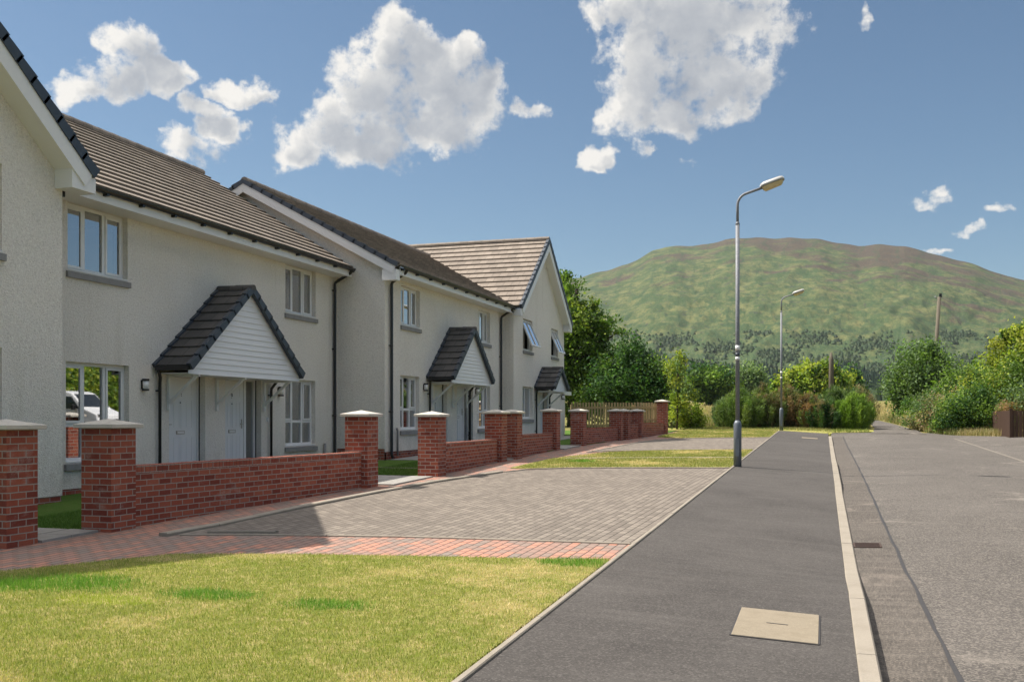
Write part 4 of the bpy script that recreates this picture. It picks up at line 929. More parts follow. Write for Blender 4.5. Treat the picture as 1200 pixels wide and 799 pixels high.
# ---------------------------------------------------------------- brown board fence at the right
t = thing('board_fence', 'low dark brown board fence with a corner, at the right edge under the trees', 'fence', (6.95, 42.3, G(6.95, 42.3)))
def boards(name, A, B, zb, zt):
    A, B = Vector(A), Vector(B); d = (B - A).normalized(); n_ = Vector((-d.y, d.x, 0)); L = (B - A).length; k = round(L / .13); mb = MB()
    for i in range(k):
        p = A + d * (L * (i + .5) / k); off = n_ * (.008 * (i % 2)); mb.obox(p + off + Vector((0, 0, (zb + zt) / 2)), d * .061, n_ * .009, Vector((0, 0, (zt - zb) / 2 + random.uniform(-.008, .008))))
    mb.build(name, M['brownfence'], t)
boards('panel', (6.92, 42.3, 0), (6.98, 46.8, 0), .80, 1.88); boards('panel', (6.96, 42.26, 0), (10.5, 42.0, 0), .75, 1.88)
mb = MB(); mb.box(6.90, 7.0, 42.22, 42.32, .7, 1.95); mb.build('post', M['brownfence'], t)
# ---------------------------------------------------------------- bin by the far gate
t = thing('wheelie_bin', 'dark bin standing at the corner of the farthest house', 'bin', (-9.55, 39.3, G(-9.55, 39.3)))
z = G(-9.55, 39.3) + .03
mb = MB(); a = [(-9.80, 39.1), (-9.30, 39.1), (-9.30, 39.6), (-9.80, 39.6)]; c0 = Vector((-9.55, 39.35, 0))
lo = [Vector((x, y, 0)).lerp(c0, .14) + Vector((0, 0, z + .06)) for x, y in a]; hi = [Vector((x, y, z + .86)) for x, y in a]; mb.hexa(lo + hi); mb.build('body', M['darksteel'], t, bevel=.02)
mb = MB(); lo = [Vector((x, y, 0)).lerp(c0, -.06) + Vector((0, 0, z + .865)) for x, y in a]; hi = [Vector((x, y, 0)).lerp(c0, .15) + Vector((0, 0, z + .95)) for x, y in a]; mb.hexa(lo + hi); mb.build('lid', M['darksteel'], t, bevel=.01)
for s in (39.12, 39.58):
    mb = MB(); mb.tube([(-9.78, s - .025, z + .08), (-9.78, s + .025, z + .08)], .09, 14); mb.build('wheel', M['black'], t)
# ---------------------------------------------------------------- the white van that the nearest ground floor window mirrors
def van(x, y, rz):
    z = G(x, y); t = thing('parked_van', 'white van with a sloping bonnet, seen mirrored in the nearest ground floor window', 'van', (x, y, z), rz)
    Wm = wmat(t)
    def out(pts): return [Wm @ Vector(p) for p in pts]
    prof = [(2.45, .35), (2.5, .62), (2.42, .95), (1.72, 1.22), (.95, 1.92), (.6, 2.02), (-2.3, 2.05), (-2.42, 1.9), (-2.45, .4)]
    m = MB(); hw = .95
    def inset(zz): return hw - max(0, (zz - 1.1)) * .13
    A = [Vector((px, -inset(pz), pz)) for px, pz in prof]; B = [Vector((px, inset(pz), pz)) for px, pz in prof]
    m.face(out(A)); m.face(out(B[::-1]))
    for i in range(len(A)):
        j = (i + 1) % len(A); m.face(out([A[i], B[i], B[j], A[j]][::1]))
    bo = m.build('body', M['vanwhite'], t, bevel=.05)
    g = MB(); e = .012
    def scr(a, b_, k, w_): # screen on the slope between profile points
        (x0, z0), (x1, z1) = a, b_; dn = Vector((z1 - z0, 0, -(x1 - x0))).normalized() * e * -1
        dn = Vector((abs(z1 - z0), 0, abs(x1 - x0))).normalized() * e
        g.face(out([Vector((x0, -w_, z0)) + dn, Vector((x0, w_, z0)) + dn, Vector((x1, w_ - .07, z1)) + dn, Vector((x1, -w_ + .07, z1)) + dn]))
    scr((1.66, 1.28), (1.0, 1.875), 0, .82)
    for s in (-1, 1):
        q = [(1.45, 1.22), (.98, 1.76), (.05, 1.80), (.05, 1.22)]
        g.face(out([Vector((a, s * (inset(b_) + .008), b_)) for a, b_ in q]))
    g.build('windscreen', M['vanglass'], t)
    for s in (-1, 1):
        m = MB(); m.obox(Wm @ Vector((2.36, s * .70, .86)), Wm.to_3x3() @ Vector((.10, 0, -.02)), Wm.to_3x3() @ Vector((0, .17, 0)), Wm.to_3x3() @ Vector((.03, 0, .10))); m.build('headlight', M['steel'], t, bevel=.02)
        m = MB(); m.obox(Wm @ Vector((1.25, s * 1.08, 1.28)), Wm.to_3x3() @ Vector((.06, 0, 0)), Wm.to_3x3() @ Vector((0, .10, 0)), Wm.to_3x3() @ Vector((0, 0, .12))); m.build('mirror', M['black'], t, bevel=.03)
    m = MB(); m.obox(Wm @ Vector((2.47, 0, .60)), Wm.to_3x3() @ Vector((.05, 0, 0)), Wm.to_3x3() @ Vector((0, .80, 0)), Wm.to_3x3() @ Vector((0, 0, .14))); m.build('bumper', M['black'], t, bevel=.03)
    for px in (1.6, -1.55):
        for s in (-1, 1):
            m = MB(); m.tube(out([(px, s * .76, .33), (px, s * .97, .33)]), .33, 24); w = m.build('wheel', M['black'], t)
            m = MB(); m.tube(out([(px, s * .96, .33), (px, s * .978, .33)]), .20, 18); m.build('rim', M['steel'], w)
plain('vanwhite', (.75, .75, .76), .25, .6, var=.03, vs=1); plain('vanglass', (.02, .025, .03), .05, .8)
van(9.55, 37.5, R(178))
# ---------------------------------------------------------------- plants
def mesh_np(name, co, faces4, tint, mat, parent=None, smooth=False):
    """quads from numpy arrays; tint: per-face colour"""
    me = bpy.data.meshes.new(name); nf = len(faces4); k = faces4.shape[1]
    me.vertices.add(len(co)); me.vertices.foreach_set('co', co.astype(np.float32).ravel())
    me.loops.add(nf * k); me.loops.foreach_set('vertex_index', faces4.astype(np.int32).ravel())
    me.polygons.add(nf); me.polygons.foreach_set('loop_start', np.arange(0, nf * k, k, dtype=np.int32))
    if smooth: me.polygons.foreach_set('use_smooth', np.ones(nf, dtype=bool))
    me.update()
    a = me.attributes.new('tint', 'FLOAT_COLOR', 'CORNER')
    c_ = np.concatenate([tint, np.ones((nf, 1))], 1).repeat(k, 0); a.data.foreach_set('color', c_.astype(np.float32).ravel())
    me.materials.append(mat); o = bpy.data.objects.new(name, me); COL.objects.link(o)
    if parent is not None: o.parent = parent
    return o
def leaves(rng, clumps, n, size, cols, sub=26, tight=.34, droop=.25, aspect=.55, upb=.5):
    """clumps: (x,y,z,rx,ry,rz) local. leaves gather round twig points so that gaps stay open"""
    vol = np.array([c_[3] * c_[4] * c_[5] for c_ in clumps]) ** (2 / 3.); cnt = (vol / vol.sum() * n).astype(int)
    P_, T, tips = [], [], []
    cols = np.array(cols) * 2.0
    for c_, m in zip(clumps, cnt):
        c_ = np.array(c_); ns = max(5, int(sub * (c_[3] * c_[4] * c_[5]) ** (1 / 3.) + 4))
        u = rng.normal(size=(ns, 3)); u /= np.linalg.norm(u, axis=1)[:, None]; r = rng.uniform(.35, 1.0, ns) ** .5
        r *= rng.uniform(.8, 1.22, ns); sc = u * r[:, None]; tips.append(c_[:3] + sc * c_[3:] * .8)
        k = rng.integers(0, ns, m); sig = tight * rng.uniform(.55, 1.3, ns)[k]
        p = sc[k] + rng.normal(size=(m, 3)) * sig[:, None]; P_.append(c_[:3] + p * c_[3:])
        hue = rng.integers(0, len(cols), ns); mixk = rng.uniform(.75, 1.25, ns)
        t = cols[hue][k] * mixk[k][:, None] * rng.uniform(.75, 1.3, m)[:, None]; T.append(t)
    P_ = np.concatenate(P_); T = np.concatenate(T); m = len(P_)
    nrm = rng.normal(size=(m, 3)); nrm[:, 2] += upb; nrm /= np.linalg.norm(nrm, axis=1)[:, None]
    a = rng.normal(size=(m, 3)); a[:, 2] -= droop; a -= nrm * (a * nrm).sum(1)[:, None]; a /= np.linalg.norm(a, axis=1)[:, None]; b_ = np.cross(nrm, a)
    s = size * rng.uniform(.6, 1.35, m)[:, None]
    co = np.stack([P_ - a * s, P_ + b_ * s * aspect, P_ + a * s, P_ - b_ * s * aspect], 1).reshape(-1, 3)
    return co, np.arange(m * 4).reshape(-1, 4), T, np.concatenate(tips)
def limbs(rng, trunk_h, r0, tips, lean=(0, 0), k=26, fork=.35):
    mb = MB(); base_ = Vector((0, 0, -.2)); top = Vector((lean[0], lean[1], trunk_h))
    pts = [base_, base_.lerp(top, .35) + Vector((rng.normal() * .06, rng.normal() * .06, 0)), base_.lerp(top, .7) + Vector((rng.normal() * .08, rng.normal() * .08, 0)), top]
    mb.tube(pts, [r0 * 1.25, r0, r0 * .7, r0 * .3], 9)
    sel = rng.permutation(len(tips))[:k]
    for i in sel:
        tp = Vector(tips[i]); f = min(.95, max(fork, (tp.z - .5 * trunk_h) / max(.1, trunk_h) * .6 + fork)); s = base_.lerp(top, min(.95, f * rng.uniform(.7, 1.0)))
        mid = s.lerp(tp, .5) + Vector((rng.normal() * .08, rng.normal() * .08, .12 * (tp - s).length)); r = r0 * rng.uniform(.22, .42)
        mb.tube([s, mid, tp], [r, r * .6, r * .18], 6, caps=False)
    return mb
TREES = 0
def plant(name, label, cat, x, y, clumps, n, size, cols, trunk=None, seed=1, group=None, sub=26, tight=.34, part='crown', upb=.5, aspect=.55, z=None, k=26, droop=.25, trans='leaf'):
    rng = np.random.default_rng(seed); zz = G(x, y) if z is None else z
    t = thing(name, label, cat, (x, y, zz), 0, group); co, f, T, tips = leaves(rng, clumps, n, size, cols, sub, tight, droop, aspect, upb)
    mesh_np(part, co, f, T, M[trans], t)
    if trunk:
        h, r0 = trunk[:2]; mb = limbs(rng, h, r0, tips, trunk[2] if len(trunk) > 2 else (0, 0), k); o = mb.build('trunk', M['bark'])
        o.parent = t
    return t
GRN = [(.046, .080, .014), (.064, .105, .018), (.086, .130, .022), (.034, .064, .014)]
YGR = [(.125, .160, .022), (.160, .185, .028), (.092, .130, .020), (.180, .190, .036)]
DRK = [(.018, .045, .014), (.026, .058, .018), (.035, .070, .020)]
GRY = [(.070, .105, .045), (.090, .125, .055), (.055, .090, .035)]
RUST = [(.13, .075, .040), (.16, .095, .055), (.10, .075, .035), (.085, .09, .035), (.07, .09, .03)]
TAN = [(.20, .155, .095), (.15, .125, .07), (.10, .10, .045), (.24, .19, .12)]
# big tree behind the farthest house
plant('broadleaf_tree', 'large leafy tree right behind the gable of the farthest house', 'tree', -13.2, 52.5,
      [(-.5, 0, 5.6, 1.6, 2.0, 1.3), (.1, .2, 4.2, 1.7, 2.0, 1.3), (-.4, 0, 7.5, .9, 1.1, .9), (.5, .5, 2.6, 1.9, 2.0, 1.1), (-2.2, 0, 4.8, 1.9, 2.2, 2.2), (1.2, -.2, 5.7, 1.0, .9, .6), (2.0, .1, 5.0, .9, .7, .42), (.9, 0, 6.6, .55, .5, .45), (1.9, .1, 3.8, .8, .9, .5), (.2, 0, 1.4, 1.9, 2.0, 1.0)],
      32000, .10, GRN + GRN + YGR[:1], (7.6, .24, (.3, 0)), 11, sub=22, tight=.24, k=60)
plant('dark_bush', 'tall dark green bush behind the picket fence', 'bush', -9.6, 50.5, [(0, 0, 2.4, 1.5, 1.3, 1.7), (-1.3, 0, 1.9, 1.2, 1.2, 1.3), (.9, 0, 1.6, 1.1, 1.1, 1.2), (.1, .2, 3.6, .8, .7, .8)], 22000, .085, DRK + GRN[:1], (3.0, .10), 12, tight=.27)
plant('leafy_bush', 'lighter yellow green bush at the right side of the tall dark bush', 'bush', -8.1, 51.5, [(0, 0, 1.8, .8, .9, 1.2), (.3, 0, 2.5, .5, .6, .8), (.5, 0, 1.1, .6, .8, .9)], 7500, .085, YGR + GRN, (2.6, .06), 13, tight=.3)
plant('young_tree', 'thin pale young tree with a sparse crown, right of the farthest pillar', 'tree', -6.75, 47.6, [(0, 0, 2.6, .55, .5, .9), (.3, 0, 1.7, .7, .6, .7), (-.2, 0, 1.0, .6, .5, .6), (.2, 0, 3.3, .25, .25, .5)], 2600, .07, YGR + GRY, (3.0, .045), 14, tight=.25)
plant('young_tree', 'low bright yellow green sapling clump beside the thin pale tree', 'sapling', -6.25, 48.4, [(0, 0, .6, .55, .5, .55), (-.4, 0, .9, .35, .4, .6), (.3, 0, .35, .45, .4, .3)], 3000, .07, YGR, (1.2, .03), 15, tight=.3)
# trees in the field behind
plant('field_tree', 'round dark green tree standing in the field left of the near lamp', 'tree', -16.5, 150, [(0, 0, 4.3, 3.0, 3, 2.0), (-2.4, 0, 3.4, 2.1, 2, 1.7), (2.6, 0, 3.2, 1.9, 2, 1.7), (.8, 0, 2.0, 3.2, 2, 1.4)], 12000, .26, GRN + DRK[:1], (4.5, .3), 21, tight=.26)
plant('field_tree', 'grey green rounded tree just right of the near lamp', 'tree', -12.5, 176, [(0, 0, 4.5, 2.4, 2.4, 2.6), (1.4, 0, 3.2, 2.1, 2, 2.0), (-1.4, 0, 3, 2.0, 2, 2.0)], 9000, .26, GRY, (5, .3), 22, tight=.26)
plant('field_tree', 'wide yellow green tree behind the far lamp and the pole stump', 'tree', -.9, 112, [(0, 0, 3.4, 2.3, 2, 1.9), (-2.4, 0, 2.9, 1.5, 1.5, 1.4), (1.9, 0, 3.0, 1.7, 1.6, 1.5), (-3.6, 0, 2.2, 1.1, 1.2, 1.1), (.3, 0, 1.8, 3.0, 2, 1.3), (.8, 0, 4.5, 1.2, 1, .8)], 16000, .20, YGR + GRN, (4, .25), 23, tight=.25)
plant('field_tree', 'narrow dark tree at the right shoulder of the wide yellow green tree', 'tree', 3.1, 118, [(0, 0, 2.9, .9, .9, 1.8), (.4, 0, 1.8, 1.0, 1, 1.2)], 5000, .18, DRK, (3, .15), 24)
# broom and gorse at the end of the path
def broom(label, x, y, w, h, cols, seed, n=7000, lean=0.0, name='broom_bush'):
    rng = np.random.default_rng(seed); m = n; zz = G(x, y); t = thing(name, label, 'bush', (x, y, zz), 0, 'bushes at the end of the footpath')
    ns = 70; az = rng.uniform(0, 2 * np.pi, ns); sp = rng.uniform(.05, 1, ns); k = rng.integers(0, ns, m); tt = rng.uniform(.0, 1, m) ** .75
    L = h * rng.uniform(.75, 1.12, ns) * (1 - .35 * sp ** 2)
    px = np.cos(az)[k] * sp[k] * w * (.55 + .6 * np.sin(tt * 2.2)) + rng.normal(size=m) * .07; py = np.sin(az)[k] * sp[k] * w * .8 * (.55 + .6 * np.sin(tt * 2.2)) + rng.normal(size=m) * .07; pz = L[k] * tt + rng.normal(size=m) * .05
    P_ = np.stack([px, py, np.maximum(pz, .02)], 1); d = np.stack([np.cos(az)[k] * sp[k] * .9, np.sin(az)[k] * sp[k] * .9, np.ones(m)], 1) + rng.normal(size=(m, 3)) * .75; d /= np.linalg.norm(d, axis=1)[:, None]
    sd = np.cross(d, rng.normal(size=(m, 3))); sd /= np.linalg.norm(sd, axis=1)[:, None]; s = rng.uniform(.06, .15, m)[:, None]
    co = np.stack([P_ - d * s, P_ + sd * .013, P_ + d * s, P_ - sd * .013], 1).reshape(-1, 3)
    cc = np.array(cols) * 1.8; T = cc[rng.integers(0, len(cc), ns)][k] * rng.uniform(.7, 1.3, m)[:, None]
    mesh_np('foliage', co, np.arange(m * 4).reshape(-1, 4), T, M['leaf'], t)
    mb = MB()
    for i in range(0, ns, 2):
        e = Vector((math.cos(az[i]) * sp[i] * w, math.sin(az[i]) * sp[i] * w * .8, L[i] * .85)); mb.tube([(0, 0, 0), e * .5 + Vector((0, 0, .1 * L[i])), e], [.02, .012, .004], 5, caps=False)
    o = mb.build('stems', M['bark']); o.parent = t
    return t
broom('grey green feathery bush at the left end of the row of bushes', -4.75, 50.2, .55, 1.5, GRY, 31, 9000)
broom('fresh green broom bush just right of the near lamp', -3.9, 49.2, 1.05, 1.85, [(.075, .115, .03), (.06, .10, .025), (.10, .135, .04)], 32, 17000)
broom('green and brown broom bush left of the far lamp', -2.75, 49.8, 1.0, 2.0, [(.08, .11, .035), (.14, .105, .06), (.065, .09, .03)], 33, 16000)
broom('brown tinged bush directly behind the far lamp', -1.75, 50.4, .9, 2.05, [(.14, .10, .055), (.09, .085, .035), (.07, .10, .03)], 34, 14000)
broom('rusty orange dead bush right of the far lamp', -.72, 49.9, .75, 1.62, RUST, 35, 13000)
broom('dark green gorse with pale dry stems, middle of the row', .05, 49.5, .8, 1.35, DRK + [(.13, .11, .06)], 36, 15000)
broom('dull green bush rising behind the dark gorse', .55, 51.0, 1.0, 1.95, GRY + GRN[:1], 37, 13000)
broom('vivid yellow green broom bush at the right end, by the lane', 1.45, 49.4, .95, 1.6, [(.09, .15, .02), (.12, .175, .03), (.07, .12, .02)], 38, 18000)
broom('pale sparse bush with dry tops behind the right end of the row', 1.7, 52.6, .9, 2.0, TAN[:3] + GRY, 39, 9000)
# right hand side
G5 = 'trees and bushes on the right of the lane'
plant('broadleaf_tree', 'rounded grey green tree at the left end of the right hand trees', 'tree', 5.3, 60.5, [(0, 0, 3.0, 1.35, 1.2, 1.5), (-.7, 0, 1.9, 1.1, 1, 1.2), (.9, 0, 2.2, 1.1, 1, 1.2), (.1, 0, 1.0, 1.4, 1, .9), (.5, 0, 4.1, .6, .5, .6)], 17000, .09, GRY + GRN[:2], (3.8, .12), 41, G5, tight=.28)
plant('hedge_bush', 'mid green bush between the rounded grey green tree and the pole', 'bush', 7.0, 56.0, [(0, 0, 1.7, 1.1, 1, 1.2), (-.9, 0, 1.1, .9, .9, .9), (.9, 0, 2.1, .9, .9, 1.0)], 12000, .085, GRN + GRY[:1], (2.4, .07), 42, G5)
plant('broadleaf_tree', 'tall bright green tree with arching tips, right of the leaning pole', 'tree', 9.2, 51.5, [(0, 0, 3.0, 1.7, 1.4, 1.4), (-1.3, 0, 2.1, 1.2, 1.1, 1.2), (.9, 0, 4.3, 1.3, 1.1, 1.0), (1.2, 0, 2.2, 1.5, 1.2, 1.3), (-.2, 0, 1.2, 1.8, 1.3, .9), (.6, 0, 5.3, .5, .4, .5), (-.6, 0, 4.3, .7, .5, .5)], 30000, .085, YGR + GRN, (5.0, .13, (.4, 0)), 43, G5, sub=20, tight=.19, k=60)
plant('broadleaf_tree', 'spreading green tree leaving the photo at the right edge', 'tree', 11.6, 50.0, [(0, 0, 3.2, 1.6, 1.4, 1.5), (-.9, 0, 4.4, .9, .8, .7), (.9, 0, 4.3, 1.2, 1.1, .9), (0, 0, 1.7, 1.8, 1.3, 1.3), (-1.5, 0, 2.7, .8, .7, .8)], 24000, .085, YGR[1:] + GRN, (4.8, .14), 44, G5, sub=20, tight=.19, k=50)
plant('hedge_bush', 'pale dull green bush behind the brown board fence', 'bush', 9.0, 46.3, [(0, 0, 1.3, 1.3, .9, 1.0), (1.5, 0, 1.5, 1.2, .9, 1.0)], 14000, .06, GRY + YGR[:1], (1.6, .05), 45, G5)
plant('hedge_bush', 'dark green bramble left of the brown board fence', 'bush', 6.05, 47.4, [(0, 0, .9, 1.0, .8, .85), (-.7, 0, .7, .7, .6, .6), (.2, .3, 1.6, .7, .6, .6)], 13000, .06, GRN + DRK, (1.2, .04), 46, G5)
plant('hedge_bush', 'orange brown flowering weeds on top of the bramble by the board fence', 'weeds', 7.35, 45.6, [(0, 0, .95, .35, .5, .35), (.6, 0, 1.0, .5, .4, .3)], 3500, .04, RUST + TAN[:2], None, 47)
plant('hedge_bush', 'low light green bramble with pink tinged seed heads beside the lane', 'bush', 4.75, 49.2, [(0, 0, .7, .9, .8, .65), (.8, 0, .9, .8, .7, .75), (-.5, 0, .4, .6, .6, .35)], 12000, .05, GRY + TAN[:2] + YGR[:1], (.8, .03), 48, G5)
plant('hedge_bush', 'clipped dark round bush beside the lane', 'bush', 4.55, 55.0, [(0, 0, .7, .6, .6, .65)], 5000, .05, DRK + GRN, (.6, .03), 49, G5)
plant('hedge_bush', 'bright green middle bush under the tall bright green tree', 'bush', 7.6, 49.6, [(0, 0, 1.3, 1.2, .9, 1.1), (.9, 0, 2.2, .9, .8, .9), (-.8, .2, 1.9, .7, .7, .7)], 16000, .065, YGR + GRN, (2.0, .05), 50, G5)
# hedge across the road, mirrored in the windows
for i, (x, y, s) in enumerate([(14, 12, 60), (15.5, 17.5, 61), (16, 23, 62), (16, 29, 63), (15.8, 35, 64), (15, 40.5, 65), (16.5, 46.5, 66), (17.5, 52.5, 67)]):
    plant('roadside_tree', ['leafy tree across the road, mirrored in the windows, first from the near end', 'leafy tree across the road, mirrored in the windows, second from the near end', 'leafy tree across the road, mirrored in the windows, third from the near end', 'leafy tree across the road, mirrored in the windows, fourth from the near end', 'leafy tree across the road, mirrored in the windows, fifth from the near end', 'leafy tree across the road, mirrored in the windows, sixth from the near end', 'leafy tree across the road, mirrored in the windows, seventh from the near end', 'leafy tree across the road, mirrored in the windows, farthest of its row'][i],
          'tree', x, y, [(0, 0, 2.0, 2.0, 3.0, 1.8), (.3, 1, 3.2, 1.5, 2.0, 1.3), (0, -1.6, 1.6, 1.5, 2.2, 1.5), (0, 1.5, 1.2, 1.5, 2.0, 1.3)], 11000, .14, YGR + GRN, (2.2, .1), s, 'trees across the road')
# ---------------------------------------------------------------- grass blades
def blades(name, n, region, z_off, hgt, wid, cols, seed, dens=None, drymask=True):
    rng = np.random.default_rng(seed); x0, x1, y0, y1, inside = region
    x = rng.uniform(x0, x1, n); y = rng.uniform(y0, y1, n)
    if dens == 'near': y = y0 + (y1 - y0) * rng.uniform(0, 1, n) ** 1.35
    ok = inside(x, y); x, y = x[ok], y[ok]; m = len(x)
    z = np.array([G(a, b_) for a, b_ in zip(x, y)]) + z_off
    pat = np.sin(x * 1.9 + 1.3 * np.sin(y * 1.1)) * np.cos(y * 1.5 + .8 * np.sin(x * 2.3)) + .6 * np.sin(x * 5.1 + y * 3.3) * np.sin(y * 6.2 - x * 2.2) + rng.normal(size=m) * .45
    cc = np.array(cols); big = np.sin(x * .9 + 2.2 + .7 * np.sin(y * 1.9)) * np.sin(y * 1.25 + .9 * np.sin(x * 1.4)) + .9 * np.exp(-((x + 2.1) / .8) ** 2) * (y < 8.8) - .1
    pat = pat + (.75 * big if drymask else -9); dry = (pat > .55)[:, None]
    T = np.where(dry, np.array([.62, .50, .27]), cc[rng.integers(0, len(cc), m)]) * rng.uniform(.7, 1.3, m)[:, None]
    h = hgt * rng.uniform(.5, 1.25, m) * np.where(pat > .55, .8, 1.0)
    tufts = TUFT
    for tx, ty, rx, ry in tufts:
        q = ((x - tx) / rx) ** 2 + ((y - ty) / ry) ** 2 + rng.normal(size=m) * .6 + .4 * np.sin(x * 13 + y * 7) * np.sin(y * 17 - x * 5); s = q < .95
        T[s] = np.array([.14, .29, .035]) * rng.uniform(.7, 1.3, s.sum())[:, None]; h[s] *= 1.75
    for tx, ty, rx, ry in [(-5.35, 6.35, .4, .18)]:
        q = ((x - tx) / rx) ** 2 + ((y - ty) / ry) ** 2 + rng.normal(size=m) * .35; s = q < 1; T[s] = np.array([.36, .42, .06]) * rng.uniform(.8, 1.2, s.sum())[:, None]
    az = rng.uniform(0, 2 * np.pi, m); ln = rng.uniform(.1, .75, m) * h; w = wid * rng.uniform(.6, 1.3, m)
    b0 = np.stack([x, y, z], 1); sd = np.stack([-np.sin(az) * w, np.cos(az) * w, np.zeros(m)], 1); tip = b0 + np.stack([np.cos(az) * ln, np.sin(az) * ln, h], 1)
    co = np.stack([b0 - sd, b0 + sd, tip], 1).reshape(-1, 3)
    o = mesh_np(name, co, np.arange(m * 3).reshape(-1, 3), T, M['blade']); tag(o, None, None, None, 'stuff'); return o
TUFT = [(-6.15, 6.85, .55, .30), (-6.8, 6.55, .45, .2), (-4.65, 6.75, .38, .16), (-3.55, 6.65, .30, .15), (-2.25, 9.0, .33, .22), (-5.6, 23.3, .3, .25)]
fy = np.array([p[0] for p in LF]); fv = np.array([p[1] for p in LF])
LG = [(.27, .32, .055), (.36, .37, .095), (.20, .27, .045), (.40, .38, .15)]
blades('lawn_grass', 330000, (-7.6, -1.955, 4.3, 9.4, lambda x, y: y < np.interp(x, fy, fv) + .02), .018, .026, .0022, LG, 71, 'near')
f1, v1 = np.array([p[0] for p in LB_F]), np.array([p[1] for p in LB_F]); f2_, v2 = np.array([p[0] for p in LB_B]), np.array([p[1] for p in LB_B])
LG = [(.22, .26, .055), (.30, .30, .09), (.17, .22, .045), (.36, .32, .14)]
blades('lawn_grass', 90000, (-6.6, -1.98, 21, 29.7, lambda x, y: (y > np.interp(x, f1, v1)) & (y < np.interp(x, f2_, v2)) & (abs(y - (24.6 + (x + 6.35) * .27)) > .16)), .018, .035, .006, LG, 72)
blades('lawn_grass', 60000, (-6.2, -1.98, 37.8, 50, lambda x, y: y > np.interp(x, [-6.25, -5.6, -5, -1.97], [38.6, 37.9, 37.8, 38.9])), .018, .05, .009, LG, 73)
blades('garden_grass', 40000, (-11.2, -8.5, 9.75, 12.6, lambda x, y: ~((x < -10.05) & (y > 9.72))), .018, .04, .004, [(.085, .17, .028), (.11, .20, .04)], 74, None, False)
blades('garden_grass', 40000, (-9.5, -7.95, 18.3, 22.8, lambda x, y: abs(y - 20.1) > .05), .018, .045, .005, [(.085, .17, .028), (.11, .20, .04)], 75, None, False)
# rough grass by the lane, in the field and along the verge
def rough(name, n, reg, hg, wd, cols, seed, inside):
    rng = np.random.default_rng(seed); x = rng.uniform(reg[0], reg[1], n); y = rng.uniform(reg[2], reg[3], n); ok = inside(x, y); x, y = x[ok], y[ok]; m = len(x)
    z = np.array([G(a, b_) for a, b_ in zip(x, y)]); cc = np.array(cols); pat = ((np.sin(x * 1.3 + y * .7) + np.sin(x * .6 - y * 1.1) + rng.normal(size=m) * .5 + 2.2) / 4.4 * len(cc)).astype(int).clip(0, len(cc) - 1)
    T = cc[pat] * rng.uniform(.75, 1.3, m)[:, None]; h = hg * rng.uniform(.4, 1.3, m); az = rng.uniform(0, 2 * np.pi, m); ln = h * rng.uniform(.05, .5, m); w = wd * rng.uniform(.6, 1.3, m)
    b0 = np.stack([x, y, z], 1); sd = np.stack([-np.sin(az) * w, np.cos(az) * w, 0 * w], 1); tip = b0 + np.stack([np.cos(az) * ln, np.sin(az) * ln, h], 1)
    o = mesh_np(name, np.stack([b0 - sd, b0 + sd, tip], 1).reshape(-1, 3), np.arange(m * 3).reshape(-1, 3), T, M['blade']); tag(o, kind='stuff')
RC = [(.15, .20, .045), (.25, .24, .09), (.42, .34, .18), (.18, .19, .06)]
rough('rough_grass', 30000, (3.0, 8.5, 47.6, 68), .42, .012, RC, 81, lambda x, y: x > np.interp(y, [47, 50, 57, 66, 76], [4.5, 4.05, 3.85, 3.45, 2.0]))
rough('rough_grass', 26000, (-9, 2.2, 50, 76), .35, .013, RC, 82, lambda x, y: x < np.interp(y, [47, 50, 57, 66, 76], [1.9, 2.2, 2.3, 1.9, .1]))
rough('rough_grass', 9000, (-6.3, 2.0, 47.4, 50.2), .12, .010, RC[:2], 84, lambda x, y: x < 2.1)
rough('rough_grass', 60000, (-34, 12, 76, 190), .40, .035, [(.42, .33, .16), (.48, .38, .19), (.30, .27, .11)], 83, lambda x, y: x > -90)
rough('rough_grass', 9000, (4.2, 7.2, 44.0, 48.2), .28, .010, RC, 85, lambda x, y: (x > np.interp(y, [43, 47.3, 50], [7.25, 4.65, 4.1])) & (x < 6.9))
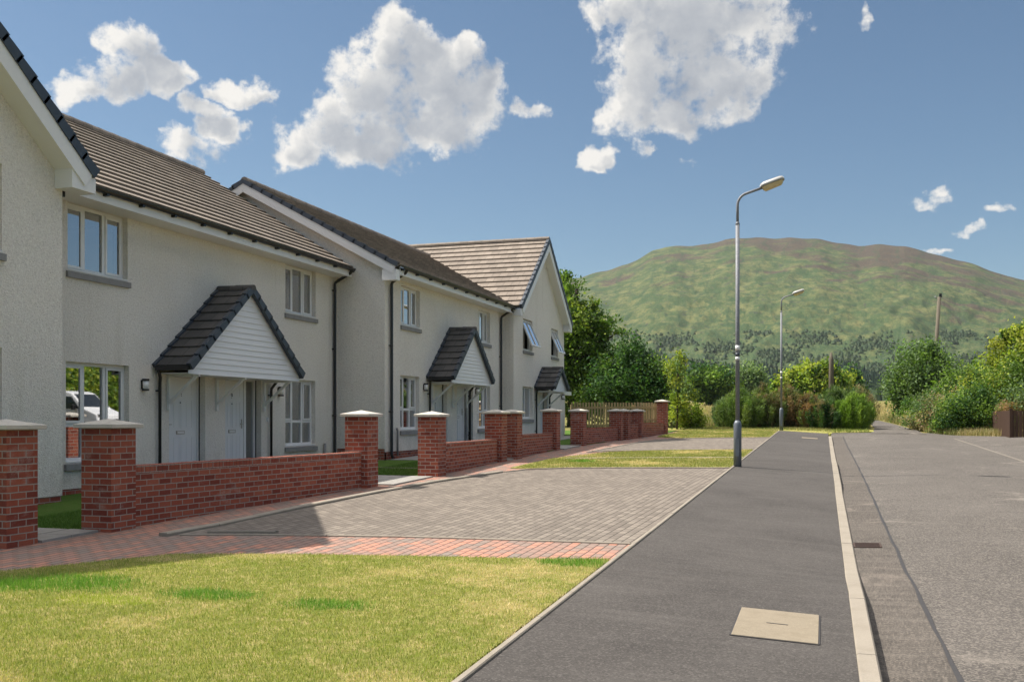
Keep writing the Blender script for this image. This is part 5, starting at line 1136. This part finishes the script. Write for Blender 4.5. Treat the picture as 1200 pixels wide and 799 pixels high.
# ---------------------------------------------------------------- the hill
S_, C_ = math.sin(math.atan(365 / 1150.)), math.cos(math.atan(365 / 1150.))
SKY = [(-900, 455), (-300, 430), (200, 392), (480, 355), (600, 335), (680, 325), (712, 317), (735, 309), (750, 302), (765, 294), (780, 290), (805, 288), (830, 285.5), (850, 281), (885, 278.5), (925, 278.5), (960, 281), (985, 284.5), (1005, 287.5), (1030, 287), (1060, 289), (1080, 292.5), (1100, 299), (1130, 307), (1155, 315), (1180, 323), (1200, 327), (1300, 352), (1500, 395), (1900, 430), (2600, 450)]
TH = [(math.atan2((p - 600) / 1150., 1), (490 - q) / 1150. * math.cos(math.atan2((p - 600) / 1150., 1))) for p, q in SKY]
def hill():
    rng = np.random.default_rng(5); na, nd = 900, 260
    A0 = math.atan(365 / 1150.); az = np.concatenate([np.linspace(-1.15, -.12, 150, endpoint=False), np.linspace(-.12, .60, 650, endpoint=False), np.linspace(.60, .98, 100)]) ; D0, D1, D2 = 560., 2000., 2600.
    t = np.linspace(0, 1.3, nd); ta = np.array([a for a, b_ in TH]); tb = np.array([b_ for a, b_ in TH]); el = np.interp(az, ta, tb)
    el += .0006 * np.sin(az * 90) + .0004 * np.sin(az * 230 + 1)
    def fbm(u, v, seed, o=6):
        r = np.random.default_rng(seed); out = 0; amp = 1
        for k in range(o):
            g = r.normal(size=(256, 256)); f = 2 ** k; uu, vv = u * f, v * f; iu, iv = np.floor(uu).astype(int), np.floor(vv).astype(int); fu, fv_ = uu - iu, vv - iv; fu, fv_ = fu * fu * (3 - 2 * fu), fv_ * fv_ * (3 - 2 * fv_)
            q = lambda a, b_: g[a % 256, b_ % 256]
            out = out + amp * ((q(iu, iv) * (1 - fu) + q(iu + 1, iv) * fu) * (1 - fv_) + (q(iu, iv + 1) * (1 - fu) + q(iu + 1, iv + 1) * fu) * fv_); amp *= .5
        return out
    AZ, T_ = np.meshgrid(az, t, indexing='ij'); EL = np.interp(AZ, ta, tb) + (el - np.interp(az, ta, tb))[:, None]
    D = D0 + (D1 - D0) * T_; z0 = 6.0; zr = 1.58 + EL * D1
    s = np.where(T_ <= 1, .52 * T_ ** 1.55 + .48 * (1 - (1 - np.clip(T_, 0, 1)) ** 1.6) * T_ ** .6, 1 - (T_ - 1) * 1.6)
    z = z0 + (zr - z0) * s
    env = np.clip(np.sin(np.pi * np.clip(T_, 0, 1)), 0, 1) * np.clip((zr - z0) / 250, 0, 1)
    n1 = fbm(AZ * 9, T_ * 5, 1); n2 = fbm(AZ * 30 + T_ * 6, T_ * 16, 2); rid = -np.abs(fbm(AZ * 14 - T_ * 3, T_ * 3, 3, 4))
    z = z + env * (n1 * 4 + n2 * 1.6 + rid * 3.5 + fbm(AZ * 120, T_ * 40, 9, 3) * .8)
    x = D * np.sin(AZ); y = D * np.cos(AZ)                # camera-bearing frame turned into the street frame
    X = x * math.cos(A0) - y * math.sin(A0); Y = x * math.sin(A0) + y * math.cos(A0)
    co = np.stack([X, Y, z], -1).reshape(-1, 3); idx = np.arange(na * nd).reshape(na, nd)
    f = np.stack([idx[:-1, :-1], idx[1:, :-1], idx[1:, 1:], idx[:-1, 1:]], -1).reshape(-1, 4)
    me = bpy.data.meshes.new('hill'); me.vertices.add(len(co)); me.vertices.foreach_set('co', co.astype(np.float32).ravel()); nf = len(f)
    me.loops.add(nf * 4); me.loops.foreach_set('vertex_index', f.astype(np.int32).ravel()); me.polygons.add(nf); me.polygons.foreach_set('loop_start', np.arange(0, nf * 4, 4, dtype=np.int32)); me.polygons.foreach_set('use_smooth', np.ones(nf, dtype=bool)); me.update()
    a = me.attributes.new('elev', 'FLOAT', 'POINT'); a.data.foreach_set('value', np.clip((z - 5) / 370, 0, 1).astype(np.float32).ravel())
    # ground coordinates in units of about 600 m, along and across the slope
    pv = np.stack([AZ * 3.2, T_ * 2.4, 0 * T_], -1).reshape(-1, 3); a = me.attributes.new('polar', 'FLOAT_VECTOR', 'POINT'); a.data.foreach_set('vector', pv.astype(np.float32).ravel())
    me.materials.append(M['hill']); o = bpy.data.objects.new('hill', me); COL.objects.link(o); tag(o, kind='structure')
    return az, t, X, Y, z

az, tt_, HX, HY_, HZ = hill()
# conifer plantation and scrub on the lower slope: far masses nobody could count
def far_cones(name, n, seed, pick, hmin, hmax, wr, cols, conif=True):
    rng = np.random.default_rng(seed); V, F_, T = [], [], []; k = 0; na, nd = HX.shape
    pts = pick(rng, n)
    for (i, j) in pts:
        x, y, z = HX[i, j] + rng.normal() * 3, HY_[i, j] + rng.normal() * 3, HZ[i, j]; h = rng.uniform(hmin, hmax); w = h * wr * rng.uniform(.8, 1.2)
        c_ = np.array(cols[rng.integers(0, len(cols))]) * rng.uniform(.75, 1.25); lv = 3 if conif else 2
        for l in range(lv):
            zb = z + h * (.05 + .27 * l) if conif else z + h * (.0 + .3 * l); zt = z + h * (.5 + .25 * l) if conif else z + h * (.75 + .25 * l); ww = w * (1 - .27 * l); m = 6; ph = rng.uniform(0, 6)
            ring = [(x + math.cos(ph + a * 2 * math.pi / m) * ww * rng.uniform(.7, 1.2), y + math.sin(ph + a * 2 * math.pi / m) * ww, zb + h * .08 * rng.normal()) for a in range(m)]
            if conif: tops = [(x, y, zt)] * m
            else: tops = [(x + (p[0] - x) * .6, y + (p[1] - y) * .6, zt) for p in ring]
            for a in range(m):
                b_ = (a + 1) % m; V += [ring[a], ring[b_], tops[b_], tops[a] if not conif else (x + .1, y, zt)]; F_.append((k, k + 1, k + 2, k + 3)); T.append(c_); k += 4
            if not conif:
                V += [tops[0], tops[2], tops[3], tops[5]]; F_.append((k, k + 1, k + 2, k + 3)); T.append(c_ * 1.1); k += 4
    o = mesh_np(name, np.array(V), np.array(F_), np.array(T), M['leaf']); tag(o, kind='stuff')
DEP = None
def slope_rows():
    A0 = math.atan(365 / 1150.); d = -HX * math.sin(A0) + HY_ * math.cos(A0); r = HX * math.cos(A0) + HY_ * math.sin(A0)
    return r / np.maximum(d, 1), (HZ - 1.58) / np.maximum(d, 1), d
TX, TZ, TD = slope_rows()
def band(rng, n, x0, x1, lo, hi, keep=None):
    """cells whose bearing lies between x0 and x1 and whose rise above eye level (in thousandths of the distance) lies between lo and hi"""
    ok = (TX > x0) & (TX < x1) & (TZ > lo) & (TZ < hi) & (TD > 300); ok[:, 1:] &= TZ[:, 1:] >= np.maximum.accumulate(TZ, 1)[:, :-1] - 1e-4
    I, J = np.nonzero(ok); r = []
    while len(r) < n:
        k = rng.integers(0, len(I)); i, j = I[k], J[k]
        if keep is None or keep(TX[i, j], TZ[i, j], rng): r.append((i, j))
    return r
far_cones('conifer_wood', 2600, 1, lambda g, n: band(g, n, .10, .40, .020, .0425, lambda x, z, g: z < .040 + .004 * math.sin(x * 60) - .012 * max(0, (x - .33) / .07)), 9, 14, .22, [(.032, .066, .042), (.042, .078, .046), (.028, .058, .040)])
far_cones('hillside_scrub', 6500, 2, lambda g, n: band(g, n, .05, .56, .035, .088, lambda x, z, g: math.sin(x * 38 + z * 260) + math.sin(x * 91 - z * 170) + g.normal() * .9 > (z - .035) * 36 - .6), 1.1, 3.2, .9, [(.055, .092, .044), (.068, .108, .050), (.085, .120, .052)], False)
far_cones('far_wood', 1800, 3, lambda g, n: band(g, n, .05, .56, .012, .030, lambda x, z, g: x < .14 or x > .36), 6, 11, .6, [(.045, .080, .032), (.060, .100, .036), (.034, .066, .030)], False)
# ---------------------------------------------------------------- sun, sky, clouds, air, camera
SUNV = Vector((-.702, -.05, 1.0)).normalized(); EL = math.asin(SUNV.z)
sd = bpy.data.lights.new('sun', 'SUN'); sd.energy = SUN_E; sd.angle = R(.5); sd.color = (1, .93, .82)
so = bpy.data.objects.new('sun', sd); COL.objects.link(so); so.rotation_euler = (-SUNV).to_track_quat('-Z', 'Y').to_euler(); so.location = (-20, 0, 40)
w = bpy.data.worlds.new('World'); scene.world = w; w.use_nodes = True; nt = w.node_tree; nt.nodes.clear(); n = N(nt)
sky = n.node('ShaderNodeTexSky'); sky.sky_type = 'NISHITA'; sky.sun_disc = False; sky.sun_elevation = EL
sky.sun_rotation = math.atan2(SUNV.x, SUNV.y) % (2 * math.pi); sky.altitude = 50; sky.air_density = 1.0; sky.dust_density = .6; sky.ozone_density = 1.6
gen = n.node('ShaderNodeTexCoord').outputs['Generated']; x, y, z = n.sep(gen)
AZ_ = n.math('ARCTAN2', x, y); EL_ = n.math('ARCSINE', z); P2 = n.comb(AZ_, EL_, 0.0)
# cumulus heaps: (azimuth, elevation, half widths) in radians
A0 = math.atan(365 / 1150.)
def ae(px, py):
    a = (px - 600) / 1150.; e = (490 - py) / 1150.; return math.atan2(a, 1) - A0, math.atan2(e, math.hypot(a, 1)), 1 / math.sqrt(1 + a * a)
CL = [(150, 55, 40, 34), (120, 90, 50, 28), (190, 92, 48, 24), (88, 104, 32, 22), (225, 85, 24, 10),
      (287, 106, 34, 17), (245, 128, 36, 16), (222, 172, 42, 27), (262, 150, 32, 22),
      (462, 52, 44, 38), (505, 88, 64, 50), (450, 112, 66, 50), (548, 104, 50, 46), (395, 146, 58, 38), (345, 170, 36, 32), (432, 168, 64, 30), (525, 142, 56, 38), (548, 62, 32, 24), (615, 126, 27, 12), (457, 198, 11, 9),
      (728, 12, 48, 34), (800, 18, 95, 66), (885, 18, 58, 66), (765, 84, 66, 52), (838, 92, 72, 50), (738, 132, 44, 34), (795, 132, 50, 28),
      (697, 187, 24, 18), (748, 172, 16, 14), (1092, 228, 24, 9), (1108, 216, 14, 9), (1135, 263, 15, 6), (1165, 243, 12, 6), (1015, 18, 13, 6), (818, 184, 17, 5), (1105, 290, 16, 5)]
grp = bpy.data.node_groups.new('cloud_field', 'ShaderNodeTree'); grp.interface.new_socket('P', in_out='INPUT', socket_type='NodeSocketVector'); grp.interface.new_socket('F', in_out='OUTPUT', socket_type='NodeSocketFloat')
gn = N(grp); gi = grp.nodes.new('NodeGroupInput'); go = grp.nodes.new('NodeGroupOutput')
p = gi.outputs[0]; acc = None
for px, py, rx, ry in CL:
    a, e, cs = ae(px, py); q = gn.vmath('MULTIPLY', gn.vmath('SUBTRACT', p, (a, e, 0)), (1150 / (rx * cs * cs), 1150 / (ry * cs), 1))
    l = gn.vmath('LENGTH', q, out=1); amp = (.74 if px > 860 and ry > 60 else 1.0) if ry > 15 else (.68 if ry > 9 else .38); v = gn.math('MULTIPLY_ADD', gn.math('MULTIPLY', l, l), -amp, amp)
    acc = v if acc is None else gn.math('SMOOTH_MAX', acc, v, .22)
grp.links.new(acc, go.inputs[0])
def field(v):
    g = n.node('ShaderNodeGroup'); g.node_tree = grp; nt.links.new(v, g.inputs[0]); return g.outputs[0]
wz = n.noise(P2, 14, 4, .6, out=1); PW = n.vmath('ADD', P2, n.vmath('MULTIPLY', n.vmath('SUBTRACT', wz, (.5, .5, .5)), (.085, .065, 0)))
PW = n.vmath('ADD', PW, n.vmath('MULTIPLY', n.vmath('SUBTRACT', n.noise(P2, 46, 4, .6, out=1), (.5, .5, .5)), (.022, .018, 0)))
A_0 = field(PW); A_1 = field(n.vmath('ADD', PW, (-.020, .014, 0)))
f1_ = n.noise(P2, 30, 8, .66); bil = n.voro(n.vmath('ADD', P2, n.vmath('MULTIPLY', wz, (.02, .02, 0))), 40)
F0 = n.math('ADD', A_0, n.math('ADD', n.math('MULTIPLY', n.math('SUBTRACT', f1_, .5), 2.9), n.math('MULTIPLY', n.math('SUBTRACT', .45, bil), .45)))
S0 = n.math('ADD', A_0, n.math('MULTIPLY', n.math('SUBTRACT', n.noise(P2, 20, 5, .55), .5), 1.3))
wsp = n.noise(n.vmath('ADD', P2, n.vmath('MULTIPLY', wz, (.03, .02, 0))), 60, 7, .7)
alpha = n.maprange(n.math('ADD', F0, n.math('MULTIPLY', n.math('SUBTRACT', wsp, .5), .9)), -.08, .75)
core = n.maprange(S0, .15, .95, 0, 1)
rim = n.math('MULTIPLY', n.math('SUBTRACT', A_0, A_1), .50)
fine = n.noise(P2, 34, 8, .65)
L = n.math('ADD', n.math('SUBTRACT', 1.0, n.math('MULTIPLY', core, .74)), rim)
L = n.math('ADD', L, n.math('MULTIPLY', n.math('SUBTRACT', fine, .5), .65))
ccol = n.ramp(L, [(0, (.33, .36, .41)), (.35, (.47, .49, .52)), (1.0, (.88, .85, .80))])
# bright cloud cover added overhead, out of view, as fill light for shaded walls
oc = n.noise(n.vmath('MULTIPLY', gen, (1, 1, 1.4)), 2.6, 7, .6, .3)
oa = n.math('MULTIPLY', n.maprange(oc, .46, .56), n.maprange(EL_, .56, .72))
ccol = n.mix(oa, ccol, FILL_CLOUD); alpha = n.math('MAXIMUM', alpha, oa)
b1_ = n.node('ShaderNodeBackground'); b2_ = n.node('ShaderNodeBackground'); mx = n.node('ShaderNodeMixShader'); wo = n.node('ShaderNodeOutputWorld')
skyc = n.mix(1.0, sky.outputs[0], SKY_TINT, 'MULTIPLY')
nt.links.new(skyc, b1_.inputs[0]); b1_.inputs[1].default_value = SKY_S
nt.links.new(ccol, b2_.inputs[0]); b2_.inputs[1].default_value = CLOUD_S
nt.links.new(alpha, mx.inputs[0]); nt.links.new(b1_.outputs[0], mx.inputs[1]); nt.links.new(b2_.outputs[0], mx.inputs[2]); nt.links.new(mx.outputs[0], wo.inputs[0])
w.cycles.sampling_method = 'MANUAL'; w.cycles.sample_map_resolution = 512
if HAZE:
    mb = MB(); mb.box(-6100, 6100, -4100, 6100, -3.5, 470); hz = mb.build('haze', [])
    m = bpy.data.materials.new('haze'); m.use_nodes = True; t_ = m.node_tree; t_.nodes.clear(); o_ = t_.nodes.new('ShaderNodeOutputMaterial'); v = t_.nodes.new('ShaderNodeVolumePrincipled')
    v.inputs['Color'].default_value = (.80, .88, 1, 1); v.inputs['Density'].default_value = HAZE; v.inputs['Anisotropy'].default_value = .3; t_.links.new(v.outputs[0], o_.inputs['Volume'])
    hz.data.materials.append(m); tag(hz, kind='stuff')
cam = bpy.data.cameras.new('camera'); co_ = bpy.data.objects.new('camera', cam); COL.objects.link(co_); scene.camera = co_
co_.location = (0, 0, 1.58); co_.rotation_euler = (R(90), 0, A0); cam.sensor_width = 36; cam.lens = 36 * 1150 / 1200.; cam.shift_y = (490 - 399.5) / 1200; cam.clip_start = .1; cam.clip_end = 20000
vs = scene.view_settings; vs.view_transform = 'Standard'; vs.look = 'None'; vs.gamma = 1; vs.exposure = EXPO; vs.use_curve_mapping = False
cy = scene.cycles; cy.max_bounces = 6; cy.diffuse_bounces = 3; cy.glossy_bounces = 3; cy.transparent_max_bounces = 12; cy.transmission_bounces = 3; cy.volume_bounces = 0
cy.sample_clamp_indirect = 6; cy.use_denoising = True; cy.caustics_reflective = False; cy.caustics_refractive = False
